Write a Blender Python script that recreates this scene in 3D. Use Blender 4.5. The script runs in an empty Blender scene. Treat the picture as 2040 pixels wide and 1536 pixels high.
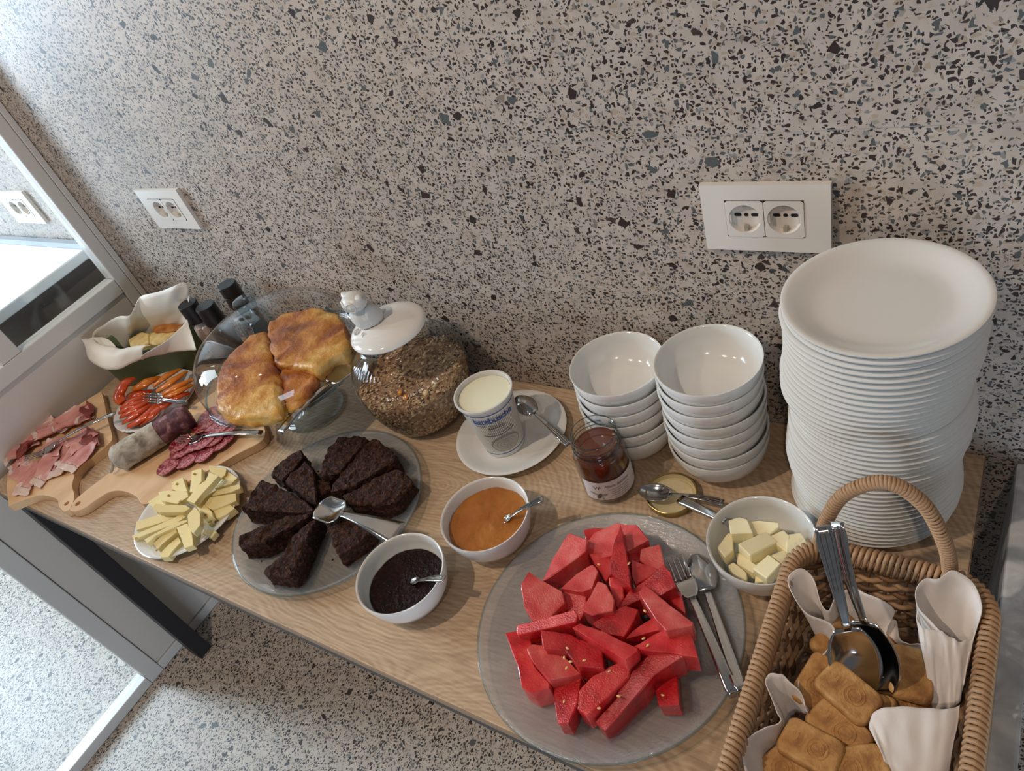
import bpy, bmesh, math, random
from mathutils import Vector, Matrix, noise, Euler
random.seed(7)
PI = math.pi
S = bpy.context.scene
COL = S.collection
# ------------------------------------------------------------------ camera
cam_d = bpy.data.cameras.new('camera'); cam = bpy.data.objects.new('camera', cam_d); COL.objects.link(cam)
cam.matrix_world = Matrix(((0.83477, -0.13741, 0.53318, 1.04143),
                           (0.46828, 0.68655, -0.55621, -0.74196),
                           (-0.28963, 0.71398, 0.63746, 0.83303), (0, 0, 0, 1)))
cam_d.sensor_fit = 'HORIZONTAL'; cam_d.sensor_width = 36.0; cam_d.lens = 1456.52 / 2040 * 36
cam_d.clip_start = 0.02
S.camera = cam
S.view_settings.view_transform = 'Standard'; S.view_settings.look = 'None'
S.view_settings.gamma = 1.0; S.view_settings.use_curve_mapping = False
S.view_settings.exposure = -0.28
# ------------------------------------------------------------------ world and lamps
w = bpy.data.worlds.new('room_ambient'); S.world = w; w.use_nodes = True
w.node_tree.nodes['Background'].inputs[0].default_value = (0.90, 0.92, 1.0, 1)
w.node_tree.nodes['Background'].inputs[1].default_value = 0.14

def lamp(name, kind, loc, target, energy, color, size=0.1, size_y=None, spot=None):
    d = bpy.data.lights.new(name, kind); d.energy = energy; d.color = color
    if kind == 'AREA':
        d.size = size
        if size_y: d.shape = 'RECTANGLE'; d.size_y = size_y
    else: d.shadow_soft_size = size
    if spot: d.spot_size = spot; d.spot_blend = 0.6
    o = bpy.data.objects.new(name, d); COL.objects.link(o); o.location = loc
    o.rotation_euler = (Vector(target) - Vector(loc)).to_track_quat('-Z', 'Y').to_euler()
    return o
WARM = (1.0, 0.80, 0.62)
lamp('ceiling_spot', 'SPOT', (0.02, -1.05, 1.85), (0.35, -0.35, 0), 62, WARM, 0.03, spot=2.2)
lamp('ceiling_spot', 'SPOT', (-0.95, -1.05, 1.85), (-0.45, -0.3, 0), 34, WARM, 0.03, spot=2.2)
lamp('ceiling_spot', 'SPOT', (1.35, -1.55, 1.85), (1.05, -0.5, 0), 26, WARM, 0.03, spot=0.8)
lamp('window_and_fill', 'AREA', (-3.1, -1.05, 0.80), (-0.4, -0.15, 0.3), 92, (0.66, 0.82, 1.0), 0.45, 0.9)
lamp('window_and_fill', 'AREA', (1.7, -2.0, -0.30), (-0.7, -1.1, -0.45), 24, (0.66, 0.82, 1.0), 1.0, 0.6)  # added low fill lamp, standing in for an unseen window, brightens the left panel
lamp('window_and_fill', 'AREA', (-2.6, -0.9, 1.3), (-1.3, 0.0, 0.1), 60, (0.75, 0.90, 1.0), 0.9, 1.2)

# ------------------------------------------------------------------ mesh helpers
def root_of(p):
    while p.parent: p = p.parent
    return p
def smooth_mesh(me, s):
    me.polygons.foreach_set('use_smooth', [bool(s)] * len(me.polygons))
def mk(name, verts, faces, m, parent=None, smooth=True, origin=None, M=None):
    vs = [Vector(v) for v in verts]
    if M is not None: vs = [M @ v for v in vs]
    if parent is not None: o0 = Vector(root_of(parent).location)
    elif origin is not None: o0 = Vector(origin)
    else:
        n = len(vs); o0 = Vector((sum(v.x for v in vs) / n, sum(v.y for v in vs) / n, min(v.z for v in vs)))
    me = bpy.data.meshes.new(name)
    me.from_pydata([v - o0 for v in vs], [], faces); me.update()
    smooth_mesh(me, smooth)
    if smooth and smooth != 2: me.set_sharp_from_angle(angle=1.0)
    if m is not None: me.materials.append(m)
    o = bpy.data.objects.new(name, me); COL.objects.link(o)
    if parent is not None: o.parent = parent
    else: o.location = o0
    return o
def tag(o, label=None, cat=None, group=None, kind=None):
    if label: o['label'] = label
    if cat: o['category'] = cat
    if group: o['group'] = group
    if kind: o['kind'] = kind
    return o
def thing(name, label, cat, loc, group=None):
    o = bpy.data.objects.new(name, None); COL.objects.link(o); o.location = loc; o.empty_display_size = .02
    return tag(o, label, cat, group)
def dup(r, loc, rz=0.0, label=None, rot=None):
    c = r.copy(); COL.objects.link(c); c.location = loc
    c.rotation_euler = rot if rot else (0, 0, rz)
    if label: c['label'] = label
    for ch in list(r.children):
        d = ch.copy(); COL.objects.link(d); d.parent = c
        for g in list(ch.children):
            e = g.copy(); COL.objects.link(e); e.parent = d
    return c
def addmod(o, kind, **kw):
    md = o.modifiers.new(kind.lower(), kind)
    for k, v in kw.items(): setattr(md, k, v)
    return md
def bevel(o, wd, seg=2): return addmod(o, 'BEVEL', width=wd, segments=seg, limit_method='ANGLE', angle_limit=0.6)
def join(*parts):
    V, F = [], []
    for v, f in parts:
        n = len(V); V += list(v); F += [tuple(i + n for i in q) for q in f]
    return V, F
def box(x0, x1, y0, y1, z0, z1):
    V = [(x, y, z) for z in (z0, z1) for y in (y0, y1) for x in (x0, x1)]
    return V, [(0, 2, 3, 1), (4, 5, 7, 6), (0, 1, 5, 4), (2, 6, 7, 3), (0, 4, 6, 2), (1, 3, 7, 5)]
def lathe(prof, seg=64, c=(0, 0, 0), close=False, fn=None, a0=0, a1=None):
    V, F, rings = [], [], []
    full = a1 is None
    for r, z in prof:
        if r < 1e-6 and full: rings.append([len(V)]); V.append((c[0], c[1], c[2] + z)); continue
        ring = []
        for i in range(seg if full else seg + 1):
            a = 2 * PI * i / seg if full else a0 + (a1 - a0) * i / seg
            rr = fn(r, z, a) if fn else r
            ring.append(len(V)); V.append((c[0] + rr * math.cos(a), c[1] + rr * math.sin(a), c[2] + z))
        rings.append(ring)
    pairs = list(zip(rings[:-1], rings[1:]))
    if close: pairs.append((rings[-1], rings[0]))
    for A, B in pairs:
        n = seg
        for i in range(n):
            j = (i + 1) % n if full else i + 1
            if len(A) == 1 and len(B) == 1: break
            if len(A) == 1: F.append((A[0], B[j], B[i]))
            elif len(B) == 1: F.append((A[i], A[j], B[0]))
            else: F.append((A[i], A[j], B[j], B[i]))
    return V, F
def curve(pts, n, closed=False):
    """Catmull-Rom samples through pts"""
    P = [Vector(p) for p in pts]; out = []; m = len(P)
    seg = m if closed else m - 1
    for k in range(n if closed else n + 1):
        u = seg * k / n; i = min(int(u), seg - 1); t = u - i
        g = (lambda q: P[q % m]) if closed else (lambda q: P[max(0, min(m - 1, q))])
        a, b, c, d = g(i - 1), g(i), g(i + 1), g(i + 2)
        out.append(0.5 * ((2 * b) + (c - a) * t + (2 * a - 5 * b + 4 * c - d) * t * t + (3 * b - a - 3 * c + d) * t ** 3))
    return out
def tube(pts, rad, n=8, flat=1.0, closed=False, up=Vector((0, 0, 1)), cap=True):
    P = [Vector(p) for p in pts]; m = len(P); V, F = [], []
    for i in range(m):
        if closed: t = P[(i + 1) % m] - P[i - 1]
        else: t = P[min(m - 1, i + 1)] - P[max(0, i - 1)]
        t.normalize(); s = t.cross(up)
        if s.length < 1e-4: s = t.cross(Vector((1, 0, 0)))
        s.normalize(); q = s.cross(t)
        r = rad[i] if isinstance(rad, (list, tuple)) else rad
        for k in range(n):
            a = 2 * PI * k / n; V.append(P[i] + s * (r * math.cos(a)) + q * (r * flat * math.sin(a)))
    for i in range(m if closed else m - 1):
        for k in range(n):
            a, b = i * n + k, i * n + (k + 1) % n; c = ((i + 1) % m) * n
            F.append((a, b, c + (k + 1) % n, c + k))
    if cap and not closed: F.append(tuple(range(n))[::-1]); F.append(tuple(range((m - 1) * n, m * n)))
    return V, F
def grid(rows):
    V = [v for r in rows for v in r]; n = len(rows[0])
    return V, [(i * n + j, i * n + j + 1, (i + 1) * n + j + 1, (i + 1) * n + j) for i in range(len(rows) - 1) for j in range(n - 1)]
TILT = {}
def chunk(name, top, m, thick=.03, zb=None, grow=1.0, tilt=0.0, bev=.003, amp=.0012, sub=2, freq=60, parent=None, flare=0.0, zmin=None, sharp=.62):
    """solid block under a polygon outline: bevelled, subdivided and roughened"""
    bm = bmesh.new(); c = sum((Vector(p) for p in top), Vector()) / len(top)
    top = [((p[0] - c.x) * grow + c.x, (p[1] - c.y) * grow + c.y, p[2]) for p in top]
    g_ = (random.uniform(-tilt, tilt), random.uniform(-tilt, tilt)) if tilt else (0, 0)
    top = [(p[0], p[1], p[2] + g_[0] * (p[0] - c.x) + g_[1] * (p[1] - c.y)) for p in top]
    T = [bm.verts.new(p) for p in top]; B = []
    for p in top:
        d = Vector(p) - c; z = (p[2] - thick) if zb is None else zb
        if zmin is not None: z = max(z, zmin)
        B.append(bm.verts.new((c.x + d.x * (1 + flare), c.y + d.y * (1 + flare), z)))
    n = len(T); bm.faces.new(T); bm.faces.new(B[::-1])
    for i in range(n): bm.faces.new((T[i], B[i], B[(i + 1) % n], T[(i + 1) % n]))
    bmesh.ops.recalc_face_normals(bm, faces=bm.faces)
    if bev: bmesh.ops.bevel(bm, geom=list(bm.edges), offset=bev, segments=1, affect='EDGES', clamp_overlap=True)
    bmesh.ops.triangulate(bm, faces=[f for f in bm.faces if len(f.verts) > 4])
    for k in range(sub):
        L = .012 / (1 if k == 0 else 1.6)
        es = [e for e in bm.edges if e.calc_length() > L]
        if es: bmesh.ops.subdivide_edges(bm, edges=es, cuts=1, use_grid_fill=True)
    bm.normal_update()
    off = Vector((random.random() * 50, random.random() * 50, 0))
    for v in bm.verts:
        q = v.co * freq + off
        v.co += v.normal * (amp * (noise.noise(q) + .5 * noise.noise(q * 2.3)))
    V = [v.co.copy() for v in bm.verts]; bm.verts.index_update(); F = [tuple(v.index for v in f.verts) for f in bm.faces]
    bm.free()
    o = mk(name, V, F, m, parent)
    o.data.set_sharp_from_angle(angle=sharp)
    if tilt: TILT[o.name] = (g_, c)
    return o

# ------------------------------------------------------------------ materials
def new_mat(name):
    m = bpy.data.materials.new(name); m.use_nodes = True; nt = m.node_tree
    return m, nt, nt.nodes['Principled BSDF']
def lin(c):
    return tuple(((v / 255) / 12.92 if v / 255 <= .04045 else ((v / 255 + .055) / 1.055) ** 2.4) for v in c) + (1,)
def N(nt, t, **kw):
    n = nt.nodes.new(t)
    for k, v in kw.items():
        if hasattr(n, k): setattr(n, k, v)
    return n
def setp(b, **kw):
    M = dict(rough='Roughness', metal='Metallic', spec='Specular IOR Level', coat='Coat Weight', coatr='Coat Roughness',
             sss='Subsurface Weight', trans='Transmission Weight', ior='IOR', sheen='Sheen Weight')
    for k, v in kw.items():
        if M[k] in b.inputs: b.inputs[M[k]].default_value = v
def ramp(nt, stops, interp='LINEAR'):
    r = N(nt, 'ShaderNodeValToRGB'); r.color_ramp.interpolation = interp
    e = r.color_ramp.elements
    while len(e) < len(stops): e.new(0.5)
    for i, (p, c) in enumerate(stops): e[i].position = p; e[i].color = c if len(c) == 4 else lin(c)
    return r
def plain(name, rgb, rough=.5, bump=0, bscale=200, **kw):
    m, nt, b = new_mat(name); b.inputs['Base Color'].default_value = lin(rgb); setp(b, rough=rough, **kw)
    if 'sss' in kw: b.inputs['Subsurface Radius'].default_value = (.01, .005, .003)
    if bump:
        tc = N(nt, 'ShaderNodeTexCoord'); no = N(nt, 'ShaderNodeTexNoise'); no.inputs['Scale'].default_value = bscale
        nt.links.new(tc.outputs['Object'], no.inputs['Vector'])
        bu = N(nt, 'ShaderNodeBump'); bu.inputs['Strength'].default_value = bump; bu.inputs['Distance'].default_value = .001
        nt.links.new(no.outputs['Fac'], bu.inputs['Height']); nt.links.new(bu.outputs[0], b.inputs['Normal'])
    return m
def mottled(name, stops, scale=40, detail=4, rough=.5, bump=.4, bscale=None, bdist=.002, dist=0.3, stretch=(1, 1, 1), tex='noise', **kw):
    m, nt, b = new_mat(name); setp(b, rough=rough, **kw)
    tc = N(nt, 'ShaderNodeTexCoord'); mp = N(nt, 'ShaderNodeMapping'); mp.inputs['Scale'].default_value = stretch
    nt.links.new(tc.outputs['Object'], mp.inputs['Vector'])
    no = N(nt, 'ShaderNodeTexNoise'); no.inputs['Scale'].default_value = scale; no.inputs['Detail'].default_value = detail
    no.inputs['Distortion'].default_value = dist
    nt.links.new(mp.outputs[0], no.inputs['Vector'])
    r = ramp(nt, stops); nt.links.new(no.outputs['Fac'], r.inputs[0]); nt.links.new(r.outputs[0], b.inputs['Base Color'])
    n2 = N(nt, 'ShaderNodeTexNoise'); n2.inputs['Scale'].default_value = bscale or scale * 3; n2.inputs['Detail'].default_value = 6
    nt.links.new(mp.outputs[0], n2.inputs['Vector'])
    bu = N(nt, 'ShaderNodeBump'); bu.inputs['Strength'].default_value = bump; bu.inputs['Distance'].default_value = bdist
    nt.links.new(n2.outputs['Fac'], bu.inputs['Height']); nt.links.new(bu.outputs[0], b.inputs['Normal'])
    return m
def glass(name, tint=(.96, .98, .98, 1), edge=(.45, .6, .62, 1), rough=.02, refl=1.0, bump=0, bscale=200, haze=0.0, edge_amt=.75, hazec=(.75, .78, .8, 1)):
    """thin clear glass: straight-through light plus Fresnel reflection, greener where seen edge-on"""
    m = bpy.data.materials.new(name); m.use_nodes = True; nt = m.node_tree; nt.nodes.clear()
    out = N(nt, 'ShaderNodeOutputMaterial'); tr = N(nt, 'ShaderNodeBsdfTransparent'); gl = N(nt, 'ShaderNodeBsdfGlossy')
    gl.inputs['Roughness'].default_value = rough
    lw = N(nt, 'ShaderNodeLayerWeight'); lw.inputs['Blend'].default_value = .35
    mx = N(nt, 'ShaderNodeMix'); mx.data_type = 'RGBA'; mx.inputs[6].default_value = tint; mx.inputs[7].default_value = edge
    mm = N(nt, 'ShaderNodeMath'); mm.operation = 'POWER'; mm.inputs[1].default_value = 2.2
    m2 = N(nt, 'ShaderNodeMath'); m2.operation = 'MULTIPLY'; m2.inputs[1].default_value = edge_amt
    nt.links.new(lw.outputs['Facing'], mm.inputs[0]); nt.links.new(mm.outputs[0], m2.inputs[0]); nt.links.new(m2.outputs[0], mx.inputs[0])
    nt.links.new(mx.outputs[2], tr.inputs[0])
    l5 = N(nt, 'ShaderNodeLayerWeight'); l5.inputs['Blend'].default_value = .5
    p5 = N(nt, 'ShaderNodeMath'); p5.operation = 'POWER'; p5.inputs[1].default_value = 4.5
    nt.links.new(l5.outputs['Facing'], p5.inputs[0])
    m3 = N(nt, 'ShaderNodeMath'); m3.operation = 'MULTIPLY_ADD'; m3.inputs[1].default_value = .85 * refl; m3.inputs[2].default_value = .045 * refl
    nt.links.new(p5.outputs[0], m3.inputs[0])
    ms = N(nt, 'ShaderNodeMixShader'); nt.links.new(m3.outputs[0], ms.inputs[0]); nt.links.new(tr.outputs[0], ms.inputs[1]); nt.links.new(gl.outputs[0], ms.inputs[2])
    last = ms
    if haze:
        df = N(nt, 'ShaderNodeBsdfDiffuse'); df.inputs[0].default_value = hazec
        m4 = N(nt, 'ShaderNodeMixShader'); m4.inputs[0].default_value = haze
        nt.links.new(ms.outputs[0], m4.inputs[1]); nt.links.new(df.outputs[0], m4.inputs[2]); last = m4
    if bump:
        tc = N(nt, 'ShaderNodeTexCoord'); no = N(nt, 'ShaderNodeTexNoise'); no.inputs['Scale'].default_value = bscale
        nt.links.new(tc.outputs['Object'], no.inputs['Vector'])
        bu = N(nt, 'ShaderNodeBump'); bu.inputs['Strength'].default_value = bump; bu.inputs['Distance'].default_value = .001
        nt.links.new(no.outputs['Fac'], bu.inputs['Height']); nt.links.new(bu.outputs[0], gl.inputs['Normal'])
    nt.links.new(last.outputs[0], out.inputs[0])
    return m
def terrazzo(name, base1=(188, 176, 165), base2=(172, 160, 150), rough=.45, k=1.0):
    m, nt, b = new_mat(name); setp(b, rough=rough, spec=.35)
    tc = N(nt, 'ShaderNodeTexCoord')
    dn = N(nt, 'ShaderNodeTexNoise'); dn.inputs['Scale'].default_value = 120; dn.inputs['Detail'].default_value = 0
    nt.links.new(tc.outputs['Object'], dn.inputs['Vector'])
    vs = N(nt, 'ShaderNodeVectorMath', operation='SCALE'); vs.inputs['Scale'].default_value = .0030
    nt.links.new(dn.outputs['Color'], vs.inputs[0])
    va = N(nt, 'ShaderNodeVectorMath', operation='ADD'); nt.links.new(tc.outputs['Object'], va.inputs[0]); nt.links.new(vs.outputs[0], va.inputs[1])
    no = N(nt, 'ShaderNodeTexNoise'); no.inputs['Scale'].default_value = 35; nt.links.new(tc.outputs['Object'], no.inputs['Vector'])
    r = ramp(nt, [(.35, base1), (.65, base2)]); nt.links.new(no.outputs['Fac'], r.inputs[0])
    col = r.outputs[0]
    dark = [(0, (84, 88, 88)), (.15, (52, 40, 38)), (.45, (66, 54, 50)), (.62, (60, 64, 68)), (.80, (132, 120, 108)), (.88, (46, 38, 36))]
    pale = [(0, (168, 152, 134)), (.3, (150, 142, 132)), (.6, (176, 160, 146)), (.85, (132, 134, 132))]
    for sc, keep, th, pal, an in ((120, .62, .17, pale, (1, 1, 1.3)), (250, .66, .18, dark, (1.2, 1, 1)), (140, .46, .21, dark, (1, 1, 1.5)), (112, .66, .22, dark, (1.55, 1, 1)), (70, .94, .16, dark, (1, 1, 1))):
        off = N(nt, 'ShaderNodeVectorMath', operation='ADD'); off.inputs[1].default_value = (sc * .37, sc * .11, sc * .23)
        nt.links.new(va.outputs[0], off.inputs[0])
        mu = N(nt, 'ShaderNodeVectorMath', operation='MULTIPLY'); mu.inputs[1].default_value = an; nt.links.new(off.outputs[0], mu.inputs[0])
        f1 = N(nt, 'ShaderNodeTexVoronoi'); f1.inputs['Scale'].default_value = sc * k; nt.links.new(mu.outputs[0], f1.inputs['Vector'])
        de = N(nt, 'ShaderNodeTexVoronoi', feature='DISTANCE_TO_EDGE'); de.inputs['Scale'].default_value = sc * k; nt.links.new(mu.outputs[0], de.inputs['Vector'])
        g = N(nt, 'ShaderNodeMath', operation='GREATER_THAN'); g.inputs[1].default_value = th; nt.links.new(de.outputs['Distance'], g.inputs[0])
        sp = N(nt, 'ShaderNodeSeparateColor'); nt.links.new(f1.outputs['Color'], sp.inputs[0])
        h = N(nt, 'ShaderNodeMath', operation='GREATER_THAN'); h.inputs[1].default_value = keep; nt.links.new(sp.outputs[0], h.inputs[0])
        a = N(nt, 'ShaderNodeMath', operation='MULTIPLY'); nt.links.new(g.outputs[0], a.inputs[0]); nt.links.new(h.outputs[0], a.inputs[1])
        cr = ramp(nt, pal, 'CONSTANT'); nt.links.new(sp.outputs[1], cr.inputs[0])
        mx = N(nt, 'ShaderNodeMix'); mx.data_type = 'RGBA'
        nt.links.new(a.outputs[0], mx.inputs[0]); nt.links.new(col, mx.inputs[6]); nt.links.new(cr.outputs[0], mx.inputs[7]); col = mx.outputs[2]
    nt.links.new(col, b.inputs['Base Color'])
    return m
def wood_top():
    m, nt, b = new_mat('light_oak'); setp(b, rough=.42, spec=.35)
    tc = N(nt, 'ShaderNodeTexCoord')
    sx = N(nt, 'ShaderNodeSeparateXYZ'); nt.links.new(tc.outputs['Object'], sx.inputs[0])
    def math(op, a, c=None, c2=None):
        q = N(nt, 'ShaderNodeMath', operation=op)
        if isinstance(a, (int, float)): q.inputs[0].default_value = a
        else: nt.links.new(a, q.inputs[0])
        if c is not None:
            if isinstance(c, (int, float)): q.inputs[1].default_value = c
            else: nt.links.new(c, q.inputs[1])
        if c2 is not None: q.inputs[2].default_value = c2
        return q.outputs[0]
    dn = N(nt, 'ShaderNodeTexNoise'); dn.inputs['Scale'].default_value = 6; dn.inputs['Detail'].default_value = 6
    mp = N(nt, 'ShaderNodeMapping'); mp.inputs['Scale'].default_value = (1, 2.2, 1)
    nt.links.new(tc.outputs['Object'], mp.inputs['Vector']); nt.links.new(mp.outputs[0], dn.inputs['Vector'])
    acc = None
    # growth rings seen around a few heart centres along the board
    for cx, cy, sx_, sy_ in ((.545, -.52, 1.0, 1.0), (-.13, -.62, .9, 1.1), (.16, .02, .7, 1.25), (1.25, -.18, .55, 1.6), (-.62, -.16, .6, 1.5)):
        dx = math('MULTIPLY', math('SUBTRACT', sx.outputs[0], cx), sx_); dy = math('MULTIPLY', math('SUBTRACT', sx.outputs[1], cy), sy_)
        d = math('SQRT', math('ADD', math('MULTIPLY', dx, dx), math('MULTIPLY', dy, dy)))
        acc = d if acc is None else math('SMOOTH_MIN', acc, d, .08)
    acc = math('ADD', acc, math('MULTIPLY', dn.outputs['Fac'], .06))
    s1 = math('SINE', math('MULTIPLY', acc, 2 * PI * 135)); s2 = math('SINE', math('MULTIPLY', acc, 2 * PI * 61))
    rings = math('ADD', math('MULTIPLY', s1, .55), math('MULTIPLY', s2, .25))
    fine = N(nt, 'ShaderNodeTexNoise'); fine.inputs['Scale'].default_value = 85; fine.inputs['Detail'].default_value = 5
    m2 = N(nt, 'ShaderNodeMapping'); m2.inputs['Scale'].default_value = (.25, 3, 1); nt.links.new(tc.outputs['Object'], m2.inputs['Vector']); nt.links.new(m2.outputs[0], fine.inputs['Vector'])
    fade = N(nt, 'ShaderNodeTexNoise'); fade.inputs['Scale'].default_value = 9; nt.links.new(tc.outputs['Object'], fade.inputs['Vector'])
    f = math('ADD', math('MULTIPLY', math('MULTIPLY', rings, fade.outputs['Fac']), .34), fine.outputs['Fac'])
    r = ramp(nt, [(.2, (160, 137, 112)), (.5, (185, 160, 133)), (.8, (203, 181, 154))]); nt.links.new(f, r.inputs[0])
    # radial saw cracks
    nt.links.new(r.outputs[0], b.inputs['Base Color'])
    bu = N(nt, 'ShaderNodeBump'); bu.inputs['Strength'].default_value = .25; bu.inputs['Distance'].default_value = .0006
    nt.links.new(f, bu.inputs['Height']); nt.links.new(bu.outputs[0], b.inputs['Normal'])
    return m
TERR = terrazzo('terrazzo_slab'); TERRF = terrazzo('terrazzo_floor', (196, 184, 172), (182, 170, 158))
OAK = wood_top()
STEEL_B = plain('black_steel', (38, 38, 42), .42, spec=.4)
APRON = plain('anthracite_steel', (62, 60, 60), .5)
EDGE = plain('oak_edge_band', (150, 124, 100), .5)
WHITEP = plain('white_paint', (206, 204, 200), .4)
PORC = plain('white_porcelain', (222, 223, 221), .12, spec=.55, coat=.3)
PORC2 = plain('glazed_white', (232, 230, 226), .1, spec=.6, coat=.5)
PLAST = plain('white_plastic', (218, 212, 204), .35)
STEEL = plain('polished_steel', (196, 196, 194), .13, metal=1.0)
CLIPM = plain('dull_clip', (176, 168, 150), .45, metal=.4)
DARKSLOT = plain('dark_slot', (14, 12, 12), .6)
GLASS = glass('clear_glass', edge=(.62, .70, .70, 1))
GLASSD = glass('dome_glass', tint=(.985, .99, .99, 1), edge=(.72, .75, .77, 1), refl=1.0, edge_amt=.6)
GLASSP = glass('pressed_glass_plate', tint=(.97, .98, .98, 1), edge=(.62, .72, .76, 1), rough=.08, bump=.8, bscale=380, haze=.17, refl=3.0, hazec=(.46, .55, .64, 1))  # bluish diffuse haze paints cool reflections into the glass
GLASSC = glass('smooth_glass_plate', tint=(.975, .985, .985, 1), edge=(.58, .70, .76, 1), rough=.03, haze=.13, refl=2.6, hazec=(.44, .54, .64, 1))  # haze colour again carries painted cool reflection
GLASSW = glass('window_glass', tint=(.96, .98, .98, 1), refl=.6, edge_amt=.1)
BOARD = mottled('beech_board', [(.3, (214, 176, 134)), (.55, (226, 190, 148)), (.75, (205, 164, 120))], scale=18, rough=.5, bump=.15, bscale=90, stretch=(1, .35, 1))
MELON = mottled('watermelon_flesh', [(.28, (160, 14, 22)), (.46, (205, 40, 46)), (.60, (222, 78, 76)), (.78, (232, 132, 120))], scale=26, detail=7, rough=.24, bump=.8, bscale=520, bdist=.0009, spec=.6, coat=.35, sss=.25)
MELON2 = mottled('pale_watermelon_flesh', [(.28, (188, 44, 50)), (.46, (214, 78, 78)), (.62, (226, 120, 112)), (.78, (234, 170, 158))], scale=24, detail=7, rough=.26, bump=.8, bscale=520, bdist=.0009, spec=.6, coat=.3)
MELON3 = mottled('deep_watermelon_flesh', [(.28, (140, 8, 16)), (.50, (186, 22, 30)), (.68, (208, 56, 56)), (.85, (222, 100, 90))], scale=30, detail=7, rough=.22, bump=.9, bscale=480, bdist=.0012, spec=.6, coat=.4)
SEED = plain('pale_seed', (232, 196, 130), .35)
CAKE = mottled('chocolate_cake', [(.3, (30, 15, 10)), (.5, (54, 30, 21)), (.70, (98, 60, 44))], scale=170, detail=8, rough=.8, bump=1.0, bscale=260, bdist=.006, spec=.25)
CHEESE = mottled('pale_cheese', [(.3, (232, 212, 146)), (.7, (240, 224, 168))], scale=12, rough=.4, bump=.12, bscale=160)
CRUSTM = mottled('golden_crust', [(.32, (112, 58, 24)), (.43, (168, 94, 36)), (.53, (202, 134, 52)), (.64, (224, 174, 90)), (.75, (232, 200, 136))], scale=13, detail=7, rough=.38, bump=1.0, bscale=70, bdist=.005, dist=.35)
BREADM = mottled('bread_crumb', [(.3, (205, 170, 100)), (.7, (236, 214, 154))], scale=60, rough=.75, bump=.8, bscale=220)
BREADC = mottled('bread_crust', [(.3, (158, 88, 30)), (.6, (198, 134, 62)), (.8, (222, 178, 104))], scale=40, rough=.6, bump=.6, bscale=150)
BISC = mottled('golden_biscuit', [(.32, (144, 100, 56)), (.5, (180, 132, 76)), (.68, (204, 160, 102))], scale=55, rough=.7, bump=.6, bscale=260)
BUTTER = plain('pale_butter', (246, 236, 194), .35, bump=.3, bscale=90)
PAPER = plain('white_napkin', (226, 220, 216), .85, bump=.12, bscale=500)
PARCH = plain('greaseproof_paper', (238, 234, 224), .7, bump=.3, bscale=60)
GREEN = plain('green_tub', (112, 132, 100), .55)
PEPR = mottled('red_pepper', [(.3, (186, 54, 16)), (.6, (212, 84, 26)), (.8, (226, 122, 40))], scale=22, rough=.22, bump=.15, spec=.6)
PEPO = mottled('orange_pepper', [(.3, (206, 92, 20)), (.55, (222, 130, 30)), (.8, (236, 176, 70))], scale=22, rough=.22, bump=.15, spec=.6)
HAM = mottled('cured_ham', [(.3, (182, 104, 102)), (.46, (212, 142, 136)), (.56, (220, 158, 150)), (.61, (240, 214, 206)), (.67, (216, 150, 142))], scale=24, detail=5, rough=.4, bump=.35, bscale=120, sss=.1, stretch=(1, .5, 1))
HAMD = mottled('dark_ham_edge', [(.3, (84, 26, 24)), (.6, (140, 56, 48)), (.8, (176, 96, 72))], scale=60, rough=.45, bump=.6)
FAT = mottled('ham_fat', [(.3, (224, 184, 172)), (.7, (236, 208, 196))], scale=40, rough=.35, bump=.2, sss=.2)
SALS = mottled('salami_slice', [(.38, (112, 30, 44)), (.50, (150, 50, 62)), (.58, (206, 138, 138)), (.66, (150, 44, 58))], scale=95, detail=3, rough=.32, bump=.3, dist=1.2)
SALM = mottled('salami_meat', [(.35, (74, 34, 46)), (.52, (104, 54, 66)), (.66, (160, 118, 122))], scale=70, detail=4, rough=.5, bump=.7, bscale=160)
CASING = mottled('salami_mould', [(.3, (120, 108, 96)), (.5, (180, 172, 158)), (.7, (206, 198, 186))], scale=42, detail=8, rough=.85, bump=1.0, bscale=110, bdist=.003)
WICK = mottled('wicker', [(.3, (150, 114, 82)), (.6, (192, 156, 120)), (.8, (208, 174, 138))], scale=14, rough=.55, bump=.3, bscale=200)
WICKD = mottled('dark_wicker', [(.3, (84, 58, 38)), (.7, (128, 94, 64))], scale=18, rough=.6, bump=.3, bscale=200)
HONEY = plain('honey', (92, 40, 14), .07, spec=.5, coat=1.0)
JAM = mottled('dark_jam', [(.3, (14, 3, 3)), (.7, (34, 8, 7))], scale=50, rough=.10, bump=1.0, bscale=160, bdist=.004, spec=.16)
APRI = mottled('apricot_jam', [(.3, (150, 88, 30)), (.7, (176, 112, 48))], scale=20, rough=.2, bump=.6, bscale=80, bdist=.005, spec=.45)
YOG = plain('yogurt', (238, 238, 214), .3, sss=.3)
CUPM = plain('cup_plastic', (214, 214, 210), .3)
MUES = mottled('muesli_bulk', [(.3, (120, 88, 64)), (.5, (168, 132, 100)), (.7, (200, 168, 130))], scale=120, detail=6, rough=.8, bump=1.0, bscale=240, bdist=.004)
FLAKE = mottled('oat_flake', [(.3, (160, 122, 88)), (.5, (206, 170, 126)), (.7, (226, 204, 166))], scale=90, rough=.75, bump=.3)
CAPB = plain('black_cap', (22, 22, 26), .42)
SALT = plain('pink_salt', (212, 184, 172), .6, bump=.8, bscale=400)
PEPC = plain('peppercorns', (44, 28, 20), .6, bump=1, bscale=300)
BOTTLE = plain('dark_bottle_glass', (10, 22, 26), .06, spec=.7, coat=1)
BLUE = plain('blue_print', (44, 88, 158), .4); INK = plain('dark_print', (60, 56, 54), .5); GREYP = plain('grey_print', (150, 148, 142), .4)
GREYL = plain('pale_grey_print', (182, 181, 174), .4)
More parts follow.
